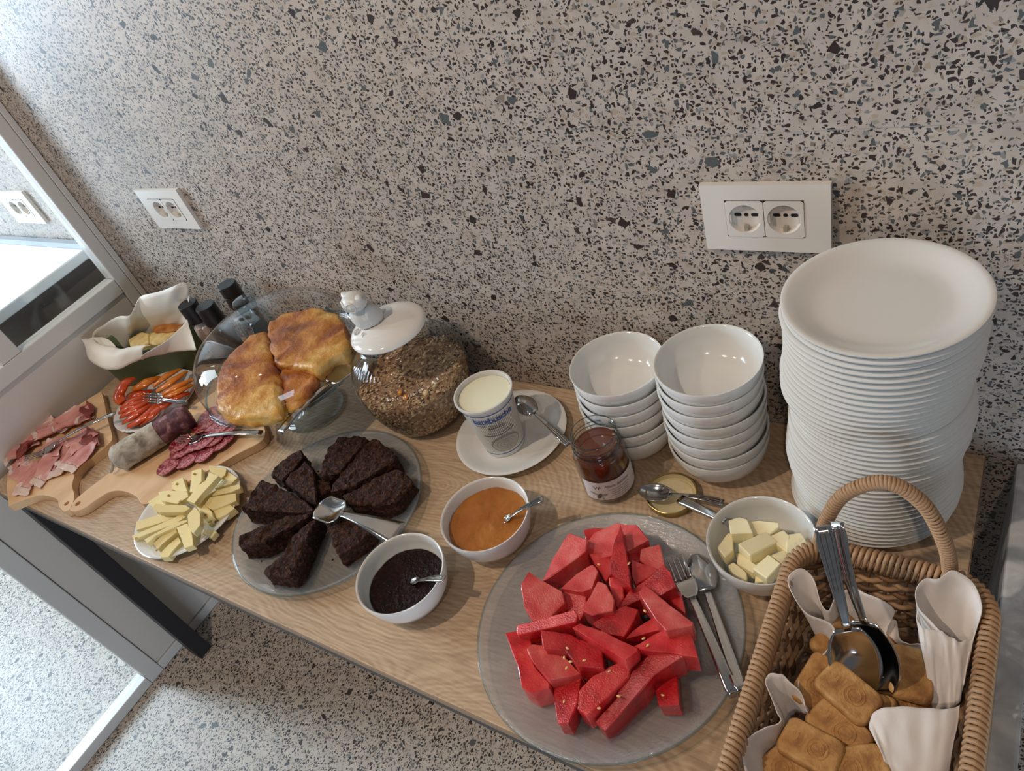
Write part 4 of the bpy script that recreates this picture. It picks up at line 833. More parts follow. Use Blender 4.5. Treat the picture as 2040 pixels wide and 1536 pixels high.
# ------------------------------------------------------------------ ham slices
def ham(quad, label, z0=.019, fat=None, roll=0, m=HAM, curl=.004, seed=0, edges=(None,)):
    """ruled slice from quad a-b (far side) to d-c (near side)"""
    a, b, c, d = [Vector(p) for p in quad]; m_ = (a + b + c + d) / 4; a, b, c, d = [m_ + (p - m_) * 1.16 for p in (a, b, c, d)]; rows = []; R = random.Random(seed)
    nu, nv = 12, 18; ph = R.uniform(0, 6)
    for i in range(nv + 1):
        v = i / nv; row = []
        for j in range(nu + 1):
            u = j / nu
            p = (a.lerp(b, u)).lerp(d.lerp(c, u), v)
            e = min(u, 1 - u) * 2
            q = Vector((p.x * 38, p.y * 38, seed))
            side = (b - a).normalized(); lng = (d - a).normalized()
            p = p + side * (.0035 * noise.noise(Vector((v * 6, u * 2, seed)))) + lng * (.004 * noise.noise(Vector((u * 5, 7, seed))))
            p.z += .0032 * noise.noise(q) + curl * (1 - e) ** 3 * (.6 + .6 * math.sin(v * 7 + ph)) + .0016 * math.sin(u * 9 + v * 3 + ph)
            row.append(p)
        rows.append(row)
    cut = int(nv * .82) if fat else nv
    t = mk('ham_slice', *grid(rows[:cut + 1]), m); addmod(t, 'SOLIDIFY', thickness=.0016, offset=0); addmod(t, 'SUBSURF', levels=1, render_levels=1)
    tag(t, label, 'ham', 'cured ham slices on the left board')
    if fat:
        f = mk('fat_rim', *grid(rows[cut:]), FAT, parent=t); addmod(f, 'SOLIDIFY', thickness=.0024, offset=0); addmod(f, 'SUBSURF', levels=1, render_levels=1)
    return t
ham([(-0.6301,-0.4741,0.0260),(-0.5867,-0.4663,0.0240),(-0.5251,-0.5259,0.0215),(-0.5638,-0.5391,0.0215)], 'ham slice with a white fat end at the front left of the board', fat=1, seed=1)
ham([(-0.5841,-0.4458,0.0280),(-0.5414,-0.4383,0.0260),(-0.5119,-0.5061,0.0225),(-0.5488,-0.5053,0.0225)], 'narrow folded ham slice with a fat tip, second from the front left', fat=1, seed=2)
ham([(-0.5605,-0.4056,0.0280),(-0.5222,-0.3988,0.0280),(-0.4884,-0.4623,0.0230),(-0.5176,-0.4828,0.0220)], 'ham slice with a fat edge in the front middle, partly under the wide one', fat=1, seed=3)
ham([(-0.5242,-0.4046,0.0310),(-0.4711,-0.3853,0.0270),(-0.4540,-0.4572,0.0250),(-0.5215,-0.4544,0.0270)], 'wide smooth ham slice with a broad fat corner at the front right', fat=1, seed=4)
ham([(-0.6995,-0.4426,0.0250),(-0.6571,-0.4617,0.0280),(-0.6822,-0.4947,0.0220),(-0.7430,-0.4719,0.0210)], 'ham slice with a fat end at the left edge of the board', fat=1, seed=5)
ham([(-0.6502,-0.4644,0.0240),(-0.6308,-0.4778,0.0240),(-0.6406,-0.5084,0.0220),(-0.6644,-0.4953,0.0220)], 'small ham strip below the left-edge slice', fat=1, seed=15)
ham([(-0.6474,-0.3025,0.0240),(-0.5796,-0.3295,0.0240),(-0.6339,-0.3833,0.0260),(-0.6922,-0.3599,0.0230)], 'ham slice with a frayed dark end at the back of the board', seed=6)
ham([(-0.7082,-0.3577,0.0230),(-0.6330,-0.3822,0.0280),(-0.6652,-0.4222,0.0270),(-0.7260,-0.4023,0.0230)], 'ham slice along the back edge of the board', fat=1, seed=7)
ham([(-0.5476,-0.3585,0.0300),(-0.4977,-0.3664,0.0280),(-0.5310,-0.4107,0.0300),(-0.5645,-0.4110,0.0300)], 'dark-rimmed ham slice lying under the fork handle', seed=8)
ham([(-0.6282,-0.4105,0.0270),(-0.5828,-0.3931,0.0290),(-0.5441,-0.4365,0.0290),(-0.6148,-0.4510,0.0280)], 'ham slice in the middle, under the fork tines', seed=9)
ham([(-0.7036,-0.4418,0.0260),(-0.6722,-0.4221,0.0280),(-0.6516,-0.4514,0.0300),(-0.6573,-0.4741,0.0270)], 'crumpled dark-edged ham fold left of the fork tines', m=HAMD, seed=10, curl=.008)
ham([(-0.6448,-0.2955,0.0250),(-0.6042,-0.3044,0.0250),(-0.5693,-0.3347,0.0260),(-0.6330,-0.3233,0.0260)], 'frayed dark ham tip at the back right', m=HAMD, seed=11, curl=.006)
ham([(-0.5370,-0.3597,0.0310),(-0.5010,-0.3591,0.0280),(-0.4632,-0.3833,0.0270),(-0.5086,-0.3955,0.0310)], 'dark red ham end at the right of the pile', m=HAMD, seed=12, curl=.006)
ham([(-0.6667,-0.3151,0.0220),(-0.6157,-0.3166,0.0230),(-0.6143,-0.3824,0.0240),(-0.6847,-0.3750,0.0225)], 'long ham slice along the back of the board, under the dark tip', fat=1, seed=21)
ham([(-0.7192,-0.4050,0.0215),(-0.6526,-0.4273,0.0240),(-0.6849,-0.4644,0.0230),(-0.7358,-0.4540,0.0215)], 'ham slice between the left edge and the back rows', seed=22)
ham([(-0.6451,-0.4741,0.0215),(-0.5925,-0.4738,0.0220),(-0.5616,-0.5104,0.0215),(-0.6263,-0.5126,0.0210)], 'flat ham slice lowest at the left of the pile', seed=23)
ham([(-0.5679,-0.4267,0.0230),(-0.5295,-0.4223,0.0230),(-0.5239,-0.4734,0.0220),(-0.5762,-0.4695,0.0220)], 'flat ham slice lowest in the front middle', seed=24)
ham([(-0.5514,-0.3783,0.0240),(-0.5042,-0.3775,0.0240),(-0.5102,-0.4251,0.0230),(-0.5600,-0.4221,0.0230)], 'flat ham slice under the wide front right one', seed=25)
for k, (p, lb) in enumerate((([(-0.6391,-0.3808,0.0310),(-0.6182,-0.3625,0.0330),(-0.5913,-0.3455,0.0320)], 'rolled ham slice with a fat end, near the back middle'), ([(-0.6679,-0.4100,0.0310),(-0.6495,-0.3982,0.0320),(-0.6416,-0.3842,0.0310)], 'small rolled ham piece by the fork tines'))):
    P_ = curve(p, 12); V, F = tube(P_, [.0115 * (1 + .1 * math.sin(i)) for i in range(13)], 14, flat=.45)
    V = [v + Vector((0, 0, .0015 * noise.noise(v * 60))) for v in V]
    o = tag(mk('ham_roll', V, F, HAM), lb, 'ham', 'cured ham slices on the left board')
    V, F = tube(P_[-3:], [.0120, .0124, .0118], 14, flat=.46); mk('fat_rim', V, F, FAT, parent=o)
fork((-0.6203,-0.4707,0.0370), (-0.4812,-0.3131,0.0470), 'fork lying across the sliced ham on the left board', hl=.075, w_=.0125, hw=(.003, .0055), arch=.004, curl=.006)

# ------------------------------------------------------------------ salami
sa, sb = Vector((-0.3392,-0.4059,0.0455)), Vector((-0.2661,-0.2676,0.0465))
M, L = frame(sa, sb)
sal = thing('salami', 'whole salami with white mouldy casing, peeled purple at its right end', 'salami', (sa.x, sa.y, .0185))
def cyl(s0, s1, R, cap0, cap1, n=30, seed=0, amp=.0012):
    st = []; m = 22
    for i in range(m + 1):
        u = i / m; s = s0 + (s1 - s0) * u; r = R
        if cap0: r = R * min(1, math.sqrt(max(.0, 1 - max(0, 1 - (s - s0) / .022) ** 2)) + .02)
        if cap1: r = R * min(1, math.sqrt(max(.0, 1 - max(0, 1 - (s1 - s) / .006) ** 2)) + .02)
        st.append((s, r))
    V, F = [], []
    for s, r in st:
        for k in range(n):
            a = 2 * PI * k / n; rr = r + amp * noise.noise(Vector((s * 70, math.cos(a) * 3, math.sin(a) * 3 + seed))) * (1 if r > .01 else 0)
            V.append((s, rr * math.cos(a), rr * math.sin(a) * .96))
    for i in range(m):
        for k in range(n): F.append((i * n + k, i * n + (k + 1) % n, (i + 1) * n + (k + 1) % n, (i + 1) * n + k))
    F.append(tuple(range(n))[::-1]); F.append(tuple(range(m * n, m * n + n)))
    return V, F
mk('casing', *cyl(-.014, L * .56, .0275, 1, 0, amp=.0018), CASING, parent=sal, M=M)
mk('meat', *cyl(L * .55, L, .0258, 0, 1, seed=4), SALM, parent=sal, M=M)
mk('string_end', *tube(curve([(-.012, 0, -.004), (-.019, .002, -.010), (-.026, .000, -.016), (-.030, .004, -.018)], 10), [.004, .003, .0025, .003, .0035, .004, .0035, .003, .003, .0025, .002], 8), CASING, parent=sal, M=M)
SL = [(780, 925, .0225, 1, 'frontmost salami slice, nearest the board handle'), (1000, 845, .0225, 1, 'second salami slice from the front, right of the first'),
      (945, 730, .0250, 1, 'salami slice leaning between the front ones and the salami'), (930, 645, .0275, 1, 'salami slice next to the fork neck'),
      (1225, 765, .0235, 1, 'salami slice at the lower edge of the row, middle'), (1095, 660, .0270, 1, 'salami slice standing behind the second one'),
      (1215, 620, .0290, 1, 'large salami slice just below the fork handle'), (1400, 640, .0240, 1, 'salami slice below the fork handle towards the board end'),
      (1330, 590, .0275, 1, 'salami slice partly under the fork handle'), (1470, 580, .0235, 1, 'salami slice at the end of the lower row'),
      (1200, 420, .0225, 1, 'salami slice just above the fork neck'), (1275, 375, .0250, 1, 'salami slice in the back row, second'),
      (1345, 400, .0265, 1, 'salami slice in the back row, third'), (1425, 430, .0280, 1, 'salami slice in the back row, fourth, near the dome'),
      (1500, 460, .0265, 1, 'salami slice at the board end by the dome edge'), (1285, 300, .0235, 1, 'salami slice farthest back, half under the glass stand')]
SLC = [(-0.2265,-0.3795,0.0225)[:2], (-0.1980,-0.3553,0.0225)[:2], (-0.2276,-0.3407,0.0250)[:2], (-0.2439,-0.3286,0.0275)[:2], (-0.1671,-0.3315,0.0235)[:2], (-0.2079,-0.3225,0.0270)[:2], (-0.1884,-0.3109,0.0290)[:2], (-0.1552,-0.3025,0.0240)[:2], (-0.1734,-0.2994,0.0275)[:2], (-0.1533,-0.2887,0.0235)[:2], (-0.2416,-0.2733,0.0225)[:2], (-0.2311,-0.2630,0.0250)[:2], (-0.2091,-0.2650,0.0265)[:2], (-0.1843,-0.2674,0.0280)[:2], (-0.1656,-0.2682,0.0265)[:2], (-0.2470,-0.2479,0.0235)[:2]]
for i, (x, y, z, q, lb) in enumerate(SL):
    V, F = lathe([(0, -.0013), (.0232, -.0013), (.0243, 0), (.0232, .0013), (0, .0013)], 28, fn=lambda r, z_, a: r * (1 + .02 * math.sin(3 * a + i)))
    cx, cy = SLC[i]
    M2 = Matrix.Translation((cx, cy, z + .0035)) @ Euler((.05 * math.sin(i * 2.1) - .03, -.07 + .03 * math.sin(i), 0)).to_matrix().to_4x4()
    sl_ = mk('salami_slice', V, F, SALS, M=M2); sl_.data.set_sharp_from_angle(angle=.35)
    tag(sl_, lb, 'salami', 'salami slices on the long board')
fork((-0.2508,-0.3256,0.0400), (-0.0721,-0.2576,0.0300), 'fork lying over the salami slices with its tines against the salami', hl=.060, w_=.0125, hw=(.003, .0065), arch=.004, curl=.006)
# ------------------------------------------------------------------ peppers
plate((-.4613, -.2379, .0003), 'white plate of sliced red peppers beside the green tub', R=.0970, name='pepper_plate')
PP = [("220,720,9.6|1330,150,.034 1160,230,.042 980,350,.044 830,470,.038", PEPO, .0070, 'pepper strip farthest back right, with a yellow flash'),
 ("220,720,9.6|1440,200,.034 1270,320,.043 1080,450,.044 900,560,.036", PEPO, .0075, 'second pepper strip from the back right, yellow in the middle'),
 ("220,720,9.6|1570,350,.030 1380,430,.040 1180,530,.042 980,630,.034", PEPO, .0070, 'third pepper strip from the back right'),
 ("220,720,9.6|1560,450,.026 1380,530,.036 1200,620,.038 1000,700,.030", PEPO, .0070, 'fourth pepper strip from the back right'),
 ("220,720,9.6|1500,600,.022 1350,650,.030 1220,700,.032 1080,750,.026", PEPR, .0070, 'lowest pepper strip at the right, by the plate rim'),
 ("220,720,9.6|440,330,.050 310,390,.056 210,530,.052 160,680,.044 240,790,.036", PEPR, .0105, 'thick curled red pepper piece at the left edge of the plate'),
 ("220,720,9.6|940,310,.034 760,370,.044 600,450,.046 450,520,.040", PEPO, .0100, 'wide orange pepper piece behind the fork'),
 ("220,720,9.6|780,560,.026 620,610,.034 470,640,.034 340,650,.030", PEPR, .0085, 'dark red pepper piece below the wide orange one'),
 ("220,720,9.6|690,650,.030 500,720,.038 340,800,.038 210,880,.030", PEPR, .0075, 'red pepper strip at the left, upper one of the fan'),
 ("220,720,9.6|700,720,.028 500,810,.036 330,890,.036 180,970,.028", PEPR, .0075, 'red pepper strip, second of the left fan'),
 ("220,720,9.6|730,760,.028 540,870,.036 370,970,.034 200,1060,.024", PEPR, .0075, 'red pepper strip, third of the left fan'),
 ("220,720,9.6|740,840,.026 580,950,.034 420,1060,.032 250,1170,.022", PEPR, .0075, 'red pepper strip, fourth of the left fan'),
 ("220,720,9.6|900,800,.026 760,960,.034 580,1110,.032 350,1240,.020", PEPR, .0080, 'long red pepper strip at the front, with a seedy inner face'),
 ("220,720,9.6|1000,800,.026 880,940,.032 740,1070,.030 580,1190,.022", PEPR, .0080, 'red pepper strip nearest the salami'),
 ("220,720,9.6|1140,810,.022 1060,830,.030 980,860,.030 900,900,.026", PEPR, .0080, 'short pepper piece between the fork handle and the salami')]
PPP = [[(-0.4510,-0.1569,0.0340),(-0.4495,-0.1790,0.0420),(-0.4538,-0.2022,0.0440),(-0.4684,-0.2189,0.0380)], [(-0.4250,-0.1607,0.0340),(-0.4152,-0.1886,0.0430),(-0.4213,-0.2124,0.0440),(-0.4460,-0.2272,0.0360)],
 [(-0.3875,-0.1745,0.0300),(-0.3859,-0.1979,0.0400),(-0.3967,-0.2184,0.0420),(-0.4257,-0.2324,0.0340)], [(-0.3802,-0.1855,0.0260),(-0.3772,-0.2083,0.0360),(-0.3865,-0.2268,0.0380),(-0.4186,-0.2382,0.0300)],
 [(-0.3728,-0.2044,0.0220),(-0.3736,-0.2207,0.0300),(-0.3817,-0.2325,0.0320),(-0.4056,-0.2395,0.0260)], [(-0.5329,-0.2206,0.0500),(-0.5312,-0.2367,0.0560),(-0.5302,-0.2559,0.0520),(-0.5274,-0.2720,0.0440),(-0.5109,-0.2784,0.0360)],
 [(-0.4861,-0.1911,0.0340),(-0.4854,-0.2118,0.0440),(-0.4932,-0.2288,0.0460),(-0.5168,-0.2391,0.0400)], [(-0.4837,-0.2246,0.0260),(-0.4854,-0.2415,0.0340),(-0.5041,-0.2504,0.0340),(-0.5311,-0.2536,0.0300)],
 [(-0.4751,-0.2419,0.0300),(-0.4779,-0.2620,0.0380),(-0.4894,-0.2775,0.0380),(-0.5117,-0.2873,0.0300)], [(-0.4654,-0.2493,0.0280),(-0.4665,-0.2721,0.0360),(-0.4796,-0.2878,0.0360),(-0.5048,-0.2983,0.0280)],
 [(-0.4541,-0.2534,0.0280),(-0.4504,-0.2782,0.0360),(-0.4638,-0.2951,0.0340),(-0.4940,-0.3064,0.0240)], [(-0.4431,-0.2619,0.0260),(-0.4349,-0.2855,0.0340),(-0.4451,-0.3031,0.0320),(-0.4718,-0.3167,0.0220)],
 [(-0.4250,-0.2516,0.0260),(-0.4062,-0.2807,0.0340),(-0.4131,-0.3035,0.0320),(-0.4489,-0.3203,0.0200)], [(-0.4098,-0.2484,0.0260),(-0.3950,-0.2732,0.0320),(-0.3992,-0.2923,0.0300),(-0.4187,-0.3075,0.0220)],
 [(-0.3943,-0.2426,0.0220),(-0.3889,-0.2526,0.0300),(-0.3962,-0.2589,0.0300),(-0.4091,-0.2641,0.0260)]]
for (q, m, r, lb), pts in zip(PP, PPP):
    c = curve(pts, 14); r *= 1.38; rr = [r * (.55 + .5 * math.sin(PI * min(1, max(0, (i + .8) / 15.6)))) for i in range(15)]
    V, F = tube(c, rr, 12, flat=.48); V = [v + Vector((0, 0, 1)) * (.0012 * noise.noise(v * 90)) for v in V]
    tag(mk('pepper_slice', V, F, m), lb, 'pepper', 'pepper slices on the white plate')
fork((-0.4384,-0.2617,0.0520), (-0.3077,-0.2459,0.0460), 'fork resting in the sliced peppers, its handle end behind the salami', hl=.060, w_=.0120, hw=(.003, .0045), arch=.002, up=(.1, -.9, 1), curl=.008)

# ------------------------------------------------------------------ green tub with paper and bread
TA = math.radians(28); tc_ = (-.5730, -.1290)
def rrect(L, W, r, n=6, cx=0, cy=0, rot=0):
    out = []
    for sx_, sy_, a0 in ((1, 1, 0), (-1, 1, PI / 2), (-1, -1, PI), (1, -1, 1.5 * PI)):
        for i in range(n + 1):
            a = a0 + PI / 2 * i / n
            x = sx_ * (L / 2 - r) + r * math.cos(a); y = sy_ * (W / 2 - r) + r * math.sin(a)
            out.append((cx + x * math.cos(rot) - y * math.sin(rot), cy + x * math.sin(rot) + y * math.cos(rot)))
    return out
def loft(levels, capb=True, capt=False):
    """levels: list of lists of xyz with equal counts"""
    n = len(levels[0]); V = [p for l in levels for p in l]; F = []
    for i in range(len(levels) - 1):
        for k in range(n): F.append((i * n + k, i * n + (k + 1) % n, (i + 1) * n + (k + 1) % n, (i + 1) * n + k))
    if capb: F.append(tuple(range(n))[::-1])
    if capt: F.append(tuple(range((len(levels) - 1) * n, len(levels) * n)))
    return V, F
def lev(L, W, r, z, c, rot): return [(x, y, z) for x, y in rrect(L, W, r, 8, c[0], c[1], rot)]
lv = [lev(.215, .100, .040, .0004, tc_, TA), lev(.222, .108, .044, .004, tc_, TA), lev(.233, .119, .046, .086, tc_, TA), lev(.238, .124, .048, .088, tc_, TA), lev(.238, .124, .048, .091, tc_, TA), lev(.231, .117, .046, .091, tc_, TA), lev(.226, .112, .044, .080, tc_, TA), lev(.214, .100, .040, .006, tc_, TA)]
tub = mk('green_tub', *loft(lv, True, True), GREEN, origin=(tc_[0], tc_[1], .0004)); tag(tub, 'green oval tub lined with white paper, holding bread, at the left wall corner', 'tub')
for p_ in tub.data.polygons: p_.use_smooth = len(p_.vertices) == 4
addmod(tub, 'EDGE_SPLIT', split_angle=.9)
def ribbon(name, top, bot, m, parent=None, n=44, k=10, th=.0009, sag=0.0, wob=.0016, seed=0):
    A, B = curve(top, n), curve(bot, n); rows = []
    for j in range(k + 1):
        v = j / k; row = []
        for i in range(n + 1):
            p = A[i].lerp(B[i], v); p = p + Vector((wob * noise.noise(Vector((i * .16, v * 2, seed))), wob * noise.noise(Vector((i * .16, v * 2, seed + 9))), wob * noise.noise(Vector((i * .2, v * 3, seed + 5))) - sag * math.sin(PI * v)))
            row.append(p)
        rows.append(row)
    o = mk(name, *grid(rows), m, parent=parent); addmod(o, 'SOLIDIFY', thickness=th, offset=0)
    return o
pl = thing('paper_liner', 'crumpled white greaseproof paper lining the green tub', 'paper', (tc_[0], tc_[1], .03))
ribbon('back_sheet', [(-0.7082,-0.1726,0.1050),(-0.7121,-0.1597,0.1120),(-0.6898,-0.1463,0.1220),(-0.6588,-0.1347,0.1320),(-0.6138,-0.1270,0.1420),(-0.5674,-0.1251,0.1500),(-0.5658,-0.1025,0.1600),(-0.5502,-0.0887,0.1720),(-0.5090,-0.0805,0.1820),(-0.4632,-0.0698,0.1900),(-0.4219,-0.0626,0.1960),(-0.4023,-0.0526,0.1980),(-0.4055,-0.0531,0.1800),(-0.4157,-0.0521,0.1620),(-0.4238,-0.0842,0.1220)],
       [(-0.7369,-0.1445,0.0600),(-0.7245,-0.1449,0.0500),(-0.7100,-0.1451,0.0450),(-0.6988,-0.1431,0.0400),(-0.6828,-0.1404,0.0400),(-0.6784,-0.1342,0.0400),(-0.6769,-0.1257,0.0400),(-0.6724,-0.1194,0.0400),(-0.6508,-0.1098,0.0420),(-0.6272,-0.1012,0.0450),(-0.6097,-0.0881,0.0480),(-0.5843,-0.0806,0.0520),(-0.5566,-0.0720,0.0600),(-0.5272,-0.0685,0.0700),(-0.4854,-0.0701,0.0900)], PARCH, parent=pl, seed=1, wob=.004)
ribbon('front_flap', [(-0.4892,-0.1927,0.0980),(-0.4735,-0.1844,0.1040),(-0.4574,-0.1739,0.1080),(-0.4395,-0.1582,0.1120),(-0.4325,-0.1445,0.1140),(-0.4237,-0.1328,0.1180),(-0.4136,-0.1183,0.1240),(-0.4071,-0.1070,0.1280),(-0.4055,-0.0938,0.1320)],
       [(-0.5011,-0.1914,0.0860),(-0.4942,-0.1805,0.0840),(-0.4813,-0.1698,0.0820),(-0.4658,-0.1612,0.0800),(-0.4529,-0.1505,0.0780),(-0.4331,-0.1438,0.0780),(-0.4111,-0.1399,0.0800),(-0.3886,-0.1366,0.0820),(-0.3666,-0.1362,0.0860)], PARCH, parent=pl, seed=2, wob=.001)
ribbon('front_roll', [(-0.7107,-0.1923,0.1100),(-0.6785,-0.1834,0.1160),(-0.6507,-0.1902,0.1120),(-0.6235,-0.1902,0.1080),(-0.5977,-0.1853,0.1040),(-0.5729,-0.1843,0.1000),(-0.5480,-0.1770,0.1040),(-0.5163,-0.1702,0.1060),(-0.4753,-0.1645,0.1080)],
       [(-0.7112,-0.1931,0.1060),(-0.6883,-0.2127,0.0940),(-0.6615,-0.2247,0.0880),(-0.6267,-0.2319,0.0840),(-0.5923,-0.2334,0.0820),(-0.5680,-0.2304,0.0800),(-0.5459,-0.2202,0.0800),(-0.5258,-0.2026,0.0820),(-0.5017,-0.1866,0.0860)], PARCH, parent=pl, seed=3, sag=-.012, wob=.002)
ribbon('folded_corner', [(-0.7094,-0.1920,0.1180),(-0.6923,-0.1879,0.1180),(-0.6783,-0.1805,0.1170),(-0.6585,-0.1749,0.1160),(-0.6382,-0.1724,0.1120),(-0.6131,-0.1771,0.1060)], [(-0.7132,-0.1906,0.1140),(-0.6848,-0.1908,0.1100),(-0.6570,-0.1909,0.1060),(-0.6386,-0.1883,0.1030),(-0.6219,-0.1848,0.1000),(-0.5952,-0.1832,0.0980)], PARCH, parent=pl, seed=4, k=6)
for q, (pts, m, th, lb) in enumerate((([(-0.5778,-0.1042,0.0880),(-0.5816,-0.0871,0.0880),(-0.5583,-0.0769,0.0880),(-0.5245,-0.0707,0.0880),(-0.4931,-0.0702,0.0880),(-0.4813,-0.0870,0.0880),(-0.5233,-0.1000,0.0880),(-0.5607,-0.1057,0.0880)], BREADC, .030, 'browner crusty bread slice at the back of the tub'),
    ([(-0.6208,-0.1425,0.0840),(-0.6233,-0.1267,0.0840),(-0.6048,-0.1103,0.0840),(-0.5771,-0.1115,0.0840),(-0.5412,-0.1402,0.0840),(-0.5546,-0.1528,0.0840),(-0.5958,-0.1596,0.0840)], BREADM, .030, 'light bread slice with orange crust at the left of the tub'),
    ([(-0.5843,-0.1076,0.0820),(-0.5545,-0.0990,0.0820),(-0.4916,-0.0881,0.0820),(-0.4990,-0.1103,0.0820),(-0.4993,-0.1285,0.0820),(-0.5167,-0.1378,0.0820),(-0.5441,-0.1384,0.0820)], BREADM, .028, 'pale bread crumb side showing in the middle of the tub'))):
    tag(chunk('bread_slice', pts, m, thick=th, bev=.002, amp=.002, freq=60), lb, 'bread', 'bread slices in the green tub')

# ------------------------------------------------------------------ shakers and bottle
def shaker(x, y, label, fill):
    c = (x, y, .0004); t = thing('shaker', label, 'shaker', c)
    mk('glass_body', *lathe([(0, .001), (.019, .001), (.0225, .003), (.0235, .010), (.0235, .075), (.021, .095), (.017, .108)], 40, c), GLASS, parent=t)
    mk('filling', *lathe([(0, .004), (.018, .004), (.0218, .009), (.0218, .073), (.0195, .090), (0, .092)], 32, c), fill, parent=t)
    mk('cap', *lathe([(0, .104), (.0205, .104), (.0215, .106), (.0215, .148), (.0205, .150), (0, .150)], 40, c), CAPB, parent=t, smooth=False)
shaker(-.424, -.065, 'shaker of pale salt with a black cap, right beside the tub', SALT)
shaker(-.362, -.064, 'shaker of dark peppercorns with a black cap, between the salt and the dome', PEPC)
bc = (-.275, -.040, .0004); bt = thing('oil_bottle', 'tall dark bottle with a black cap by the wall, behind the glass dome', 'bottle', bc)
mk('glass_body', *lathe([(0, .001), (.024, .001), (.027, .004), (.0275, .095), (.025, .112), (.0165, .128), (.013, .138), (.013, .150)], 48, bc), BOTTLE, parent=bt)
mk('cap', *lathe([(0, .140), (.0190, .140), (.0198, .142), (.0198, .170), (.0190, .1705), (.0198, .171), (.0200, .194), (.0190, .196), (0, .196)], 40, bc), CAPB, parent=bt, smooth=False)

# ------------------------------------------------------------------ cake stand, pie and glass dome
dc = (-.0350, -.1600, .0003)
st = thing('cake_stand', 'footed clear glass cake stand carrying the golden pie', 'cake stand', dc)
mk('foot', *lathe([(0, .004), (.020, .004), (.045, .0025), (.0610, .0008), (.0625, .0016), (.0610, .004), (.045, .007), (.024, .013), (.0125, .026), (.0100, .045), (.0115, .060), (.0095, .072), (.013, .088), (.026, .101), (.05, .1075)], 96, dc), GLASS, parent=st)
mk('plate', *lathe([(0, .1080), (.05, .1075), (.11, .1078), (.150, .1105), (.1570, .1165), (.1580, .1195), (.1565, .1200), (.1530, .1165), (.145, .1145), (.11, .1120), (0, .1118)], 128, dc), GLASSD, parent=st)
mk('scalloped_rim', *lathe([(.1580 + .0018 * math.cos(a), .1180 + .0022 * math.sin(a)) for a in [2 * PI * i / 8 for i in range(8)]], 180, dc, close=True, fn=lambda r, z, a: r + .0012 * math.cos(a * 60)), GLASS_RIM, parent=st)
dz = lambda r, z: (r, z)
dm = thing('glass_dome', 'clear glass dome with a solid knob covering the golden pie', 'glass dome', (dc[0], dc[1], .1215))
dp = [(.1545, .1215), (.1560, .1225), (.1570, .135), (.1560, .155), (.150, .175), (.138, .193), (.118, .208), (.090, .2185), (.055, .225), (.02, .2275), (0, .228)]
P_ = [(p.x, p.y) for p in curve([(r, z, 0) for r, z in dp], 40)]
mk('dome_shell', *lathe([(max(0, r) if i < 40 else 0, z) for i, (r, z) in enumerate(P_)], 128, dc), GLASSD, parent=dm)
mk('bottom_rim', *lathe([(.1548 + .0016 * math.cos(a), .1228 + .0012 * math.sin(a)) for a in [2 * PI * i / 8 for i in range(8)]], 128, dc, close=True), GLASS_RIM, parent=dm)
mk('knob', *lathe([(0, .2285), (.012, .2285), (.0135, .232), (.0135, .240), (.0165, .250), (.0195, .262), (.0200, .268), (.0185, .2715), (.012, .2725), (0, .2725)], 48, dc), GLASS_RIM, parent=dm)
for pts, th, lb in (([(-0.1281,-0.1035,0.1520),(-0.1012,-0.1220,0.1520),(-0.0371,-0.1744,0.1520),(-0.0061,-0.1933,0.1520),(0.0238,-0.2166,0.1520),(0.0898,-0.2772,0.1520),(0.0788,-0.2890,0.1520),(0.0257,-0.3127,0.1520),(-0.0203,-0.3163,0.1520),(-0.0619,-0.3003,0.1520),(-0.1091,-0.2557,0.1520),(-0.1447,-0.2131,0.1520),(-0.1506,-0.1886,0.1520),(-0.1495,-0.1355,0.1520)], .034, 'left half of the golden pie under the dome'),
    ([(-0.1305,-0.0876,0.1520),(-0.1169,-0.0665,0.1520),(-0.1079,-0.0511,0.1520),(-0.0768,-0.0455,0.1520),(-0.0767,-0.0376,0.1520),(-0.0292,-0.0306,0.1520),(0.0189,-0.0419,0.1520),(0.0687,-0.0730,0.1520),(0.0976,-0.1023,0.1520),(0.1164,-0.1316,0.1520),(0.0991,-0.1479,0.1520),(0.0967,-0.1666,0.1520),(0.0896,-0.1855,0.1520),(0.0271,-0.1819,0.1520),(-0.0061,-0.1906,0.1520),(-0.0359,-0.1714,0.1520),(-0.1020,-0.1192,0.1520)], .034, 'right back part of the golden pie under the dome, with a browned top'),
    ([(-0.0165,-0.1849,0.1400),(0.0125,-0.1755,0.1400),(0.0741,-0.1799,0.1400),(0.0918,-0.1856,0.1400),(0.1019,-0.2165,0.1400),(0.1033,-0.2480,0.1400),(0.0790,-0.2713,0.1400),(0.0484,-0.2449,0.1400),(0.0109,-0.2116,0.1400)], .022, 'smaller wedge of the golden pie at the front right under the dome')):
    tag(chunk('pie_piece', pts, CRUSTM, thick=th, bev=.008, amp=.0056, sub=2, freq=48, sharp=1.2), lb, 'pie', 'pieces of golden pie under the dome')
spoon((0.1237,-0.1036,0.1320), (0.0938,-0.3070,0.1240), 'steel cake server sticking out from under the glass dome', bl=.085, bw=.027, hw=(.004, .0095), dish=.003, arch=.006, name='cake_server', cat='cake server', square=False, ridge=False)

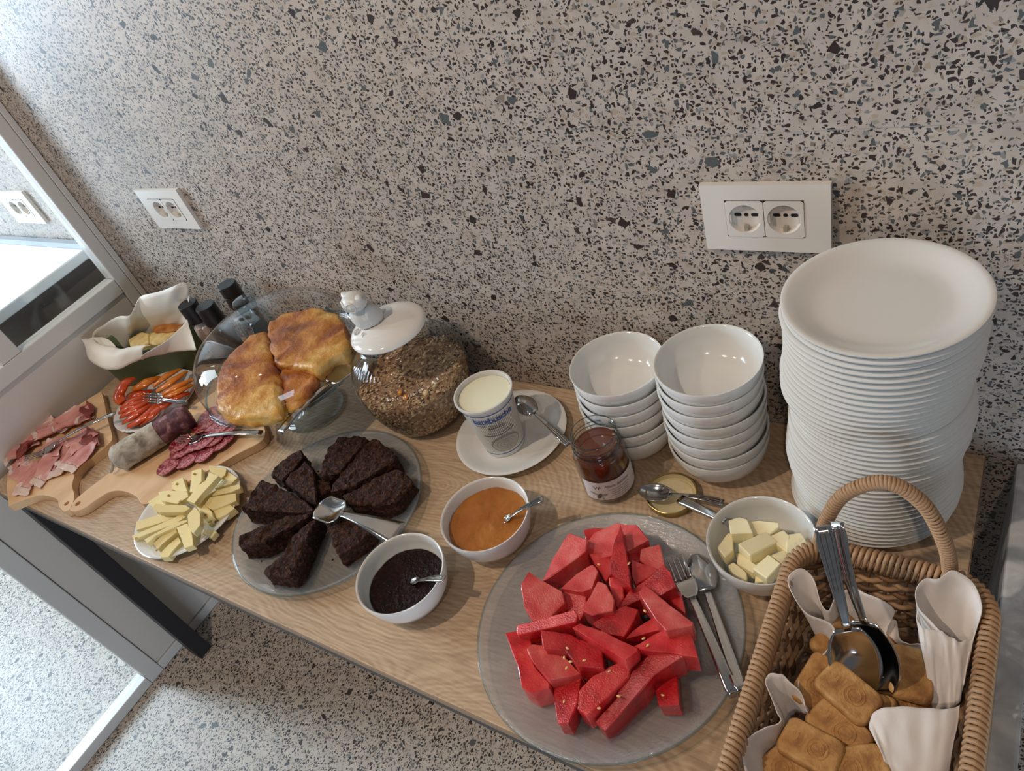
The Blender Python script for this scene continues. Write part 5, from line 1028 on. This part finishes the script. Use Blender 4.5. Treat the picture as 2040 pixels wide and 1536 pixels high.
# ------------------------------------------------------------------ muesli jar with owl lid
jc = (.2228, -.1075, .0003)
jar = thing('muesli_jar', 'ribbed glass jar of muesli with a white owl lid', 'jar', jc)
jp = [(0, .003), (.050, .002), (.060, .001), (.066, .004), (.074, .014), (.084, .035), (.0935, .065), (.0985, .092), (.0990, .112), (.094, .133), (.082, .151), (.068, .163), (.0605, .171), (.0595, .176), (.0620, .179), (.0640, .181), (.0620, .183), (.0600, .185), (.0605, .190), (.0630, .1925), (.0615, .1940)]
JP = [(p.x, p.y) for p in curve([(r, z, 0) for r, z in jp], 70)]
rib = lambda r, z, a: r + (.0011 * math.cos(a * 64) * min(1, max(0, (z - .012) / .02)) * min(1, max(0, (.162 - z) / .012)))
mk('ribbed_body', *lathe([(max(0, r), z) for r, z in JP], 384, jc, fn=rib), glass('ribbed_glass', tint=(.975, .98, .975, 1), edge=(.62, .65, .64, 1), rough=.04, refl=1.3), parent=jar)
# the muesli fill
def topz(x, y): return .098 + .010 * noise.noise(Vector((x * 22, y * 22, 2))) - .05 * (x * .3 + y * .25)
mp_ = [(0, .0045), (.048, .0045), (.060, .006), (.071, .016), (.081, .036), (.0905, .066), (.0950, .088)]
V, F = lathe(mp_ + [(.0955, .094), (.085, .100), (.06, .101), (.03, .101), (0, .101)], 72, jc)
V = [(x, y, z if z < .0925 else topz(x - jc[0], y - jc[1]) - (.003 if abs(z - .0943) < .0004 else 0)) for x, y, z in V]
mk('muesli', V, F, MUES, parent=jar)
fl = []; R = random.Random(3)
for i in range(3600):
    a = R.uniform(0, 2 * PI)
    if i % 3 == 0:
        r = .094 * math.sqrt(R.random()); x, y = r * math.cos(a), r * math.sin(a); z = topz(x, y) + R.uniform(-.001, .003); nrm = Vector((0, 0, 1))
    else:
        z = R.uniform(.008, .097); r = [mp_[k][0] + (mp_[k + 1][0] - mp_[k][0]) * (z - mp_[k][1]) / (mp_[k + 1][1] - mp_[k][1]) for k in range(len(mp_) - 1) if mp_[k][1] <= z <= mp_[k + 1][1] + 1e-9][:1]
        r = (r[0] if r else .095) + R.uniform(-.0008, .0008); x, y = r * math.cos(a), r * math.sin(a); nrm = Vector((math.cos(a), math.sin(a), -.2))
    q = (nrm + Vector((R.gauss(0, .5), R.gauss(0, .5), R.gauss(0, .5)))).normalized(); t1 = q.orthogonal().normalized(); t2 = q.cross(t1); s = R.uniform(.0016, .0036)
    c = Vector((x + jc[0], y + jc[1], z))
    vs = [c + t1 * (s * math.cos(k * PI / 3)) + t2 * (s * .8 * math.sin(k * PI / 3)) for k in range(6)] + [c + q * s * .22]
    fl.append((vs, [(k, (k + 1) % 6, 6) for k in range(6)]))
for nm, lo, m in (('oat_flakes', 0, FLAKE), ('dark_flakes', 1, plain('dark_flake', (92, 60, 44), .7)), ('pale_flakes', 2, plain('pale_flake', (214, 190, 152), .7))):
    tag(mk(nm, *join(*[f for i, f in enumerate(fl) if (i * 7 % 10 < 5 and lo == 0) or (5 <= i * 7 % 10 < 7 and lo == 1) or (i * 7 % 10 >= 7 and lo == 2)]), m, parent=jar, smooth=False), kind='stuff')
APD = plain('dried_apricot', (212, 136, 34), .35); RAIS = plain('raisin', (34, 20, 18), .4)
for (px_, m, s) in (((0.2355,-0.1581,0.1000), APD, .0055), ((0.2515,-0.1647,0.0980), APD, .0060), ((0.2847,-0.1491,0.1000), plain('dried_banana', (214, 184, 130), .5), .0062), ((0.2620,-0.1732,0.0850), RAIS, .005)):
    d = Vector(px_); V, F = lathe([(0, -s * .5), (s * .8, -s * .35), (s, 0), (s * .8, s * .35), (0, s * .5)], 12)
    mk('dried_fruit', V, F, m, parent=jar, M=Matrix.Translation(d) @ Euler((.6, -.4, 0)).to_matrix().to_4x4())
lid = thing('owl_lid', 'white porcelain lid with an owl figure, sitting on the muesli jar', 'lid', (jc[0], jc[1], .196))
lp = [(0, .1965), (.055, .1950), (.0625, .1945), (.0655, .1965), (.0650, .1995), (.060, .2045), (.045, .2105), (.025, .2145), (0, .2155)]
mk('lid_plate', *lathe([(p.x, p.y) if i < 40 else (0, p.y) for i, p in enumerate(curve([(r, z, 0) for r, z in lp], 40)) if p.x >= 0 or i in (0, 40)], 80, jc), PORC2, parent=lid)
OR = Matrix.Translation((jc[0] - .024, jc[1] - .012, .2105)) @ Matrix.Rotation(math.radians(262), 4, 'Z') @ Matrix.Scale(1.2, 4) @ Matrix.Translation((0, 0, -.2125))   # local +x is where the owl looks
def ell(name, c, r, m=PORC2, rot=(0, 0, 0), n=24, amp=0, parent=lid, frq=260):
    V, F = [], []
    V, F = lathe([(max(0, math.cos(t)) if 0 < k < 16 else 0, math.sin(t)) for k, t in enumerate([-PI / 2 + PI * k / 16 for k in range(17)])], n)
    MM = OR @ Matrix.Translation(c) @ Euler(rot).to_matrix().to_4x4() @ Matrix.Diagonal((r[0], r[1], r[2], 1))
    o = mk(name, V, F, m, parent=parent, M=MM)
    if amp:
        for v in o.data.vertices: v.co += v.normal * amp * noise.noise(v.co * frq)
    return o
OWLM = plain('matt_porcelain', (214, 213, 208), .35)
body = ell('owl_body', (0, 0, .2315), (.0185, .0190, .0225), OWLM, amp=.0016, n=40)
head = ell('owl_head', (.004, 0, .2565), (.0165, .0195, .0130), OWLM, n=40)
for sg in (-1, 1):
    V, F = lathe([(.0088, 0), (.0066, .0045), (.0030, .0090), (0, .0112)], 16)
    mk('ear_tuft', V, F, OWLM, parent=lid, M=OR @ Matrix.Translation((.003, sg * .0118, .2600)) @ Euler((-sg * .85, .25, 0)).to_matrix().to_4x4())
    mk('eye_ring', *lathe([(.0070 + .0012 * math.cos(a), .0014 * math.sin(a)) for a in [2 * PI * i / 8 for i in range(8)]], 24, close=True), OWLM, parent=lid, M=OR @ Matrix.Translation((.0172, sg * .0078, .2560)) @ Euler((0, PI / 2, sg * .38)).to_matrix().to_4x4())
    ell('eye', (.0165, sg * .0074, .2560), (.0030, .0036, .0036), OWLM)
    ell('wing', (-.004, sg * .0150, .2300), (.0130, .0050, .0185), OWLM, rot=(0, .30, 0), amp=.0012)
    for k in (-1, 0, 1): ell('toe', (.0165 + .002 * (k == 0), sg * .0085 + k * .0034, .2125), (.0055, .0018, .0022), OWLM)
V, F = lathe([(.0028, 0), (.0018, -.003), (0, -.0065)], 12)
mk('beak', V, F, OWLM, parent=lid, M=OR @ Matrix.Translation((.0200, 0, .2555)) @ Euler((0, -.35, 0)).to_matrix().to_4x4())
ell('tail', (-.0200, 0, .2160), (.0140, .0090, .0030), OWLM, rot=(0, -.15, 0))

# ------------------------------------------------------------------ wicker basket
bx0, bx1, by0, by1, BZ = .8965, 1.0815, -.600, -.2555, .100
bctr = ((bx0 + bx1) / 2 - .004, (by0 + by1) / 2)
bk = thing('wicker_basket', 'rectangular woven wicker basket with an arched handle, lined with napkins', 'basket', (bctr[0], bctr[1], .0004))
def bring(f, n, out=0.0):
    """n points round the basket at height fraction f (0 bottom, 1 rim)"""
    L = (bx1 - bx0) * (.80 + .20 * f) + 2 * out; W = (by1 - by0) * (.90 + .10 * f) + 2 * out; r = .040 + out
    pts = [Vector((x, y, 0)) for x, y in rrect(L, W, r, 10, bctr[0] + .004 * f, bctr[1])]
    per = [0]
    for i in range(len(pts)): per.append(per[-1] + (pts[(i + 1) % len(pts)] - pts[i]).length)
    res = []
    for k in range(n):
        s = per[-1] * k / n; i = max(j for j in range(len(pts)) if per[j] <= s + 1e-9)
        res.append(pts[i].lerp(pts[(i + 1) % len(pts)], (s - per[i]) / (per[i + 1] - per[i])))
    return res
NS = 52
lo, hi = bring(0, NS), bring(1, NS)
for i in range(NS):
    a, b = Vector((lo[i].x, lo[i].y, .003)), Vector((hi[i].x, hi[i].y, BZ - .004))
    mk('stake', *tube([a.lerp(b, k / 4) for k in range(5)], .0019, 6), WICKD, parent=bk)
NR = 10
for j in range(NR):
    f = j / NR; z = .0055 + (BZ - .026) * f; n = NS * 4
    pts = bring(f * .85, n); ctr = Vector((bctr[0], bctr[1], 0)); P3 = []
    for i, p in enumerate(pts):
        t = pts[(i + 1) % n] - pts[i - 1]; nr = Vector((t.y, -t.x, 0)).normalized()
        s = math.cos(PI * i / 4 + PI * (j % 2)); q = p + nr * (.0030 * s); P3.append(Vector((q.x, q.y, z + .0012 * math.sin(i * .11 + j))))
    mk('woven_strand', *tube(P3, .0030, 7, closed=True), WICK if j % 3 else WICKD, parent=bk)
for k in range(13):
    y = by0 + .03 + k * (by1 - by0 - .06) / 12
    mk('bottom_slat', *tube([Vector((bx0 + .022 + (bx1 - bx0 - .048) * i / 24, y, .0042 + .0016 * math.cos(PI * i / 2 + PI * k))) for i in range(25)], .0048, 6, flat=.4), WICK, parent=bk)
# rim: slanting strands bound over a core
mk('rim_core', *tube([Vector((p.x, p.y, BZ - .004)) for p in bring(1, 120)], .0050, 8, closed=True), WICKD, parent=bk)
NW = 168; ring = bring(1, NW)
V, F = tube([(-.0045, -.0066, -.020), (-.003, -.0072, -.010), (-.001, -.0060, .0005), (.0005, 0, .0040), (.0018, .0062, .0005), (.003, .0074, -.010), (.0045, .0070, -.020)], .0027, 6, flat=.85)
me = bpy.data.meshes.new('rim_strand'); me.from_pydata([tuple(v) for v in V], [], F); me.update(); smooth_mesh(me, True); me.materials.append(WICK)
for i, p in enumerate(ring):
    t = ring[(i + 1) % NW] - ring[i - 1]; o = bpy.data.objects.new('rim_strand', me); COL.objects.link(o); o.parent = bk
    o.location = Vector((p.x, p.y, BZ)) - bk.location; o.rotation_euler = (0, 0, math.atan2(t.y, t.x))
hp = curve([(.9180, -.2570, .070), (.9200, -.2560, .105), (.9270, -.2530, .145), (.9450, -.2500, .190), (.9800, -.2480, .2160), (1.0120, -.2490, .196), (1.0330, -.2520, .150), (1.0420, -.2550, .110), (1.0430, -.2570, .070)], 64)
mk('handle_core', *tube(hp, .0062, 10, up=Vector((0, 1, 0))), WICKD, parent=bk)
V, F = lathe([(.0064 + .0013 * math.cos(a), .0021 * math.sin(a)) for a in [2 * PI * i / 6 for i in range(6)]], 16, close=True)
me = bpy.data.meshes.new('handle_wrap'); me.from_pydata(V, [], F); me.update(); smooth_mesh(me, True); me.materials.append(WICK)
hq = curve(hp, 96)
for i in range(1, 96):
    t = (hq[i + 1] - hq[i - 1]).normalized(); t = (t + Vector((.10 * math.sin(i * 1.7), .12, 0))).normalized()
    o = bpy.data.objects.new('handle_wrap', me); COL.objects.link(o); o.parent = bk
    o.location = hq[i] - bk.location; o.rotation_euler = t.to_track_quat('Z', 'Y').to_euler()

# napkins
def napkin(label, *parts, **k):
    if len(parts) == 1:
        o = ribbon('napkin', parts[0][0], parts[0][1], PAPER, **k); return tag(o, label, 'napkin', 'paper napkins in the basket')
    c = Vector(parts[0][1][0]); t = thing('napkin', label, 'napkin', tuple(c), 'paper napkins in the basket')
    for a, b in parts: ribbon('fold', a, b, PAPER, parent=t, **k)
    return t
napkin('paper napkin standing in waves behind and left of the serving spoons',
  ([(0.9965,-0.3111,0.0620),(1.0012,-0.3041,0.0750),(0.9990,-0.3006,0.0840),(0.9886,-0.2997,0.0900),(0.9744,-0.2985,0.0920),(0.9609,-0.2959,0.0920),(0.9484,-0.3057,0.0880),(0.9445,-0.3192,0.0860),(0.9406,-0.3259,0.0860),(0.9338,-0.3216,0.0920),(0.9215,-0.2994,0.1000),(0.9088,-0.2971,0.1060),(0.9004,-0.3130,0.1060),(0.9095,-0.3295,0.1020),(0.9268,-0.3410,0.0940),(0.9477,-0.3405,0.0880),(0.9539,-0.3487,0.0840),(0.9488,-0.3702,0.0800),(0.9353,-0.3910,0.0780),(0.9321,-0.4101,0.0780),(0.9472,-0.4327,0.0740)],
   [(0.9937,-0.3206,0.0400),(0.9934,-0.3191,0.0400),(0.9914,-0.3150,0.0400),(0.9847,-0.3141,0.0400),(0.9768,-0.3137,0.0400),(0.9665,-0.3158,0.0400),(0.9565,-0.3200,0.0380),(0.9512,-0.3274,0.0360),(0.9474,-0.3288,0.0360),(0.9442,-0.3267,0.0360),(0.9403,-0.3213,0.0360),(0.9357,-0.3196,0.0360),(0.9338,-0.3237,0.0360),(0.9339,-0.3304,0.0360),(0.9372,-0.3392,0.0360),(0.9449,-0.3430,0.0360),(0.9508,-0.3516,0.0380),(0.9492,-0.3691,0.0400),(0.9459,-0.3838,0.0420),(0.9462,-0.3969,0.0440),(0.9538,-0.4135,0.0480)]), n=90, k=12, seed=11)
napkin('low torn paper napkin edge along the back right inside of the basket',
  ([(0.9980,-0.3045,0.0600),(1.0032,-0.3010,0.0600),(1.0090,-0.3175,0.0560),(1.0181,-0.3193,0.0540),(1.0274,-0.3170,0.0560),(1.0351,-0.3204,0.0560)], [(0.9940,-0.3232,0.0420),(0.9992,-0.3160,0.0440),(1.0059,-0.3183,0.0440),(1.0137,-0.3202,0.0440),(1.0250,-0.3207,0.0440),(1.0348,-0.3217,0.0440)]), seed=12, k=6)
napkin('paper napkin rolled into a cone at the right of the basket',
  ([(1.0619,-0.3261,0.0980),(1.0502,-0.3271,0.1000),(1.0351,-0.3182,0.1060),(1.0208,-0.3073,0.1100),(1.0172,-0.2908,0.1120),(1.0234,-0.2780,0.1140),(1.0340,-0.2746,0.1160),(1.0447,-0.2644,0.1200),(1.0577,-0.2667,0.1180),(1.0669,-0.2768,0.1140),(1.0727,-0.2907,0.1100),(1.0713,-0.3088,0.1020),(1.0685,-0.3351,0.0900),(1.0671,-0.3576,0.0780)],
   [(1.0613,-0.3466,0.0600),(1.0515,-0.3393,0.0580),(1.0397,-0.3278,0.0560),(1.0313,-0.3176,0.0540),(1.0265,-0.3139,0.0540),(1.0269,-0.3107,0.0500),(1.0358,-0.3115,0.0460),(1.0454,-0.3193,0.0440),(1.0536,-0.3283,0.0440),(1.0590,-0.3361,0.0460),(1.0627,-0.3401,0.0480),(1.0639,-0.3421,0.0500),(1.0650,-0.3461,0.0560),(1.0660,-0.3501,0.0620)]),
  ([(1.0207,-0.3064,0.1060),(1.0229,-0.3183,0.1040),(1.0305,-0.3265,0.1040),(1.0427,-0.3233,0.1040),(1.0534,-0.3274,0.1020),(1.0612,-0.3267,0.1000),(1.0694,-0.3190,0.0980)], [(1.0452,-0.3798,0.0660),(1.0459,-0.3823,0.0660),(1.0474,-0.3838,0.0660),(1.0538,-0.3818,0.0660),(1.0610,-0.3778,0.0660),(1.0666,-0.3708,0.0680),(1.0674,-0.3562,0.0740)]), n=60, k=12, seed=13)
napkin('paper napkin folded over the biscuits at the front right of the basket',
  ([(1.0011,-0.4313,0.0840),(1.0001,-0.4233,0.0860),(1.0035,-0.4147,0.0900),(1.0148,-0.4079,0.0920),(1.0305,-0.4013,0.0920),(1.0472,-0.3960,0.0920),(1.0585,-0.3910,0.0900),(1.0668,-0.3819,0.0860)], [(1.0218,-0.4606,0.0740),(1.0256,-0.4632,0.0720),(1.0313,-0.4648,0.0700),(1.0387,-0.4640,0.0700),(1.0458,-0.4621,0.0700),(1.0537,-0.4587,0.0700),(1.0601,-0.4523,0.0700),(1.0659,-0.4402,0.0700)]), n=44, k=14, seed=14, sag=-.006)
napkin('crinkled paper napkin ruffled along the left front side of the basket',
  ([(0.9475,-0.4344,0.0800),(0.9419,-0.4268,0.0880),(0.9302,-0.4195,0.0960),(0.9172,-0.4157,0.1020),(0.9083,-0.4217,0.1020),(0.9119,-0.4371,0.0980),(0.9244,-0.4490,0.0940),(0.9277,-0.4573,0.0900),(0.9156,-0.4690,0.0920),(0.9044,-0.4854,0.0940),(0.9041,-0.4984,0.0920),(0.9134,-0.5146,0.0900),(0.9217,-0.5251,0.0880)],
   [(0.9468,-0.4276,0.0600),(0.9418,-0.4240,0.0500),(0.9354,-0.4221,0.0450),(0.9306,-0.4262,0.0450),(0.9285,-0.4335,0.0450),(0.9282,-0.4401,0.0450),(0.9314,-0.4451,0.0450),(0.9328,-0.4508,0.0450),(0.9290,-0.4586,0.0450),(0.9252,-0.4664,0.0450),(0.9259,-0.4763,0.0450),(0.9296,-0.4906,0.0450),(0.9349,-0.5038,0.0450)]), n=80, k=10, seed=15, wob=.003)

# biscuits
def biscuit_mesh():
    n = 40; lv = []
    for z, k in ((-.0070, .84), (-.0064, .94), (-.0035, 1.0), (.0022, 1.0), (.0052, .955), (.0064, .88), (.0058, .80), (.0060, .5)):
        lv.append([(x + .0004 * noise.noise(Vector((x * 300, y * 300, z * 90))), y, z + .0003 * noise.noise(Vector((x * 260, y * 260, 5)))) for x, y in rrect(.0560 * k, .0375 * k, .0085 * k, 9)])
    return loft(lv, True, True)
BV, BF = biscuit_mesh(); bis0 = None
def biscuit(a, b, label, roll=0.0, pitch=0.0):
    global bis0
    M, L = frame(a, b); c = (Vector(a) + Vector(b)) / 2
    e = (M.to_3x3() @ Euler((roll, pitch, 0)).to_matrix()).to_euler()
    if bis0 is None:
        me = bpy.data.meshes.new('biscuit'); me.from_pydata([tuple(v) for v in BV], [], BF); me.update(); smooth_mesh(me, True); me.materials.append(BISC)
        o = bpy.data.objects.new('biscuit', me); COL.objects.link(o); bis0 = o
        for r in (.0095, .0060):
            mk('stamped_ring', *lathe([(r + .0006 * math.cos(t), .0059 + .0005 * math.sin(t)) for t in [2 * PI * i / 6 for i in range(6)]], 32, close=True, c=(-.006, 0, 0)), BISC, parent=o)
        mk('stamped_marks', *join(*[box(.009 + .0035 * k, .0104 + .0035 * k, -.006, -.001 + .002 * (k % 2), .0052, .0062) for k in range(3)]), BISC, parent=o, smooth=False)
    else: o = dup(bis0, (0, 0, 0))
    o.location = c; o.rotation_euler = e
    return tag(o, label, 'biscuit', 'golden biscuits in the basket')
BS = [([(1.0280,-0.3868,0.0780),(1.0214,-0.3357,0.0720)], .12, 0, 'golden biscuit lying upright against the paper cone'),
 ([(0.9953,-0.4127,0.0820),(0.9595,-0.3962,0.0860)], 0, 0, 'biscuit half in shadow in the middle, in front of the spoon bowls'),
 ([(0.9456,-0.4141,0.0700),(0.9539,-0.3823,0.0720)], .1, 0, 'shaded biscuit tucked under the middle one at its left'),
 ([(0.9934,-0.4456,0.0700),(0.9585,-0.4270,0.0720)], -.1, 0, 'biscuit between the two front ones, with a triangular shadow'),
 ([(0.9758,-0.4679,0.0780),(0.9394,-0.4613,0.0760)], 0, 0, 'wide biscuit at the front left of the basket'),
 ([(0.9789,-0.4773,0.0760),(1.0145,-0.4563,0.0740)], .1, 0, 'frontmost biscuit at the bottom edge of the photo'),
 ([(0.9952,-0.4296,0.0620),(1.0008,-0.3951,0.0640)], -.25, 0, 'biscuit leaning right of the middle one'),
 ([(1.0080,-0.3955,0.0620),(1.0447,-0.3855,0.0600)], .2, 0, 'biscuit half hidden beneath the folded front napkin'),
 ([(0.9479,-0.3500,0.0480),(0.9625,-0.3230,0.0500)], .5, 0, 'biscuit at the back left behind the spoons'),
 ([(0.9794,-0.3217,0.0500),(1.0065,-0.3473,0.0520)], -.35, 0, 'biscuit leaning behind the right spoon bowl'),
 ([(0.9542,-0.3546,0.0460),(0.9778,-0.3341,0.0480)], .2, 0, 'biscuit lying under the spoon necks'),
 ([(0.9756,-0.3496,0.0340),(0.9999,-0.3709,0.0340)], 0, 0, 'biscuit deep in the basket below the spoon bowls'),
 ([(1.0745,-0.3091,0.0340),(1.0733,-0.3421,0.0340)], .3, .2, 'biscuit fallen between the cone and the right wicker side'),
 ([(1.0765,-0.3644,0.0360),(1.0733,-0.4061,0.0360)], .3, 0, 'biscuit at the right wicker side beside the front napkin'),
 ([(1.0009,-0.4342,0.0500),(1.0143,-0.4444,0.0500)], -.2, 0, 'biscuit deep under the front napkin'),
 ([(0.9330,-0.4933,0.0600),(0.9465,-0.4726,0.0620)], 0, 0, 'dark biscuit at the bottom left corner under the wide one')]
for (a, b), r, p, lb in BS: biscuit(a, b, lb, r, p)
spoon((1.0067,-0.3902,0.0740), (0.9447,-0.2983,0.2050), 'large serving spoon in the biscuit basket, the right one of the pair', bl=.072, bw=.026, hw=(.0040, .0100), dish=.012, arch=.004, up=(-.45, -.6, .55), name='serving_spoon')
spoon((0.9907,-0.3979,0.0660), (0.9347,-0.3061,0.2050), 'large serving spoon in the biscuit basket, the left one of the pair', bl=.072, bw=.024, hw=(.0040, .0100), dish=.012, arch=.004, up=(.25, -.7, .5), name='serving_spoon')
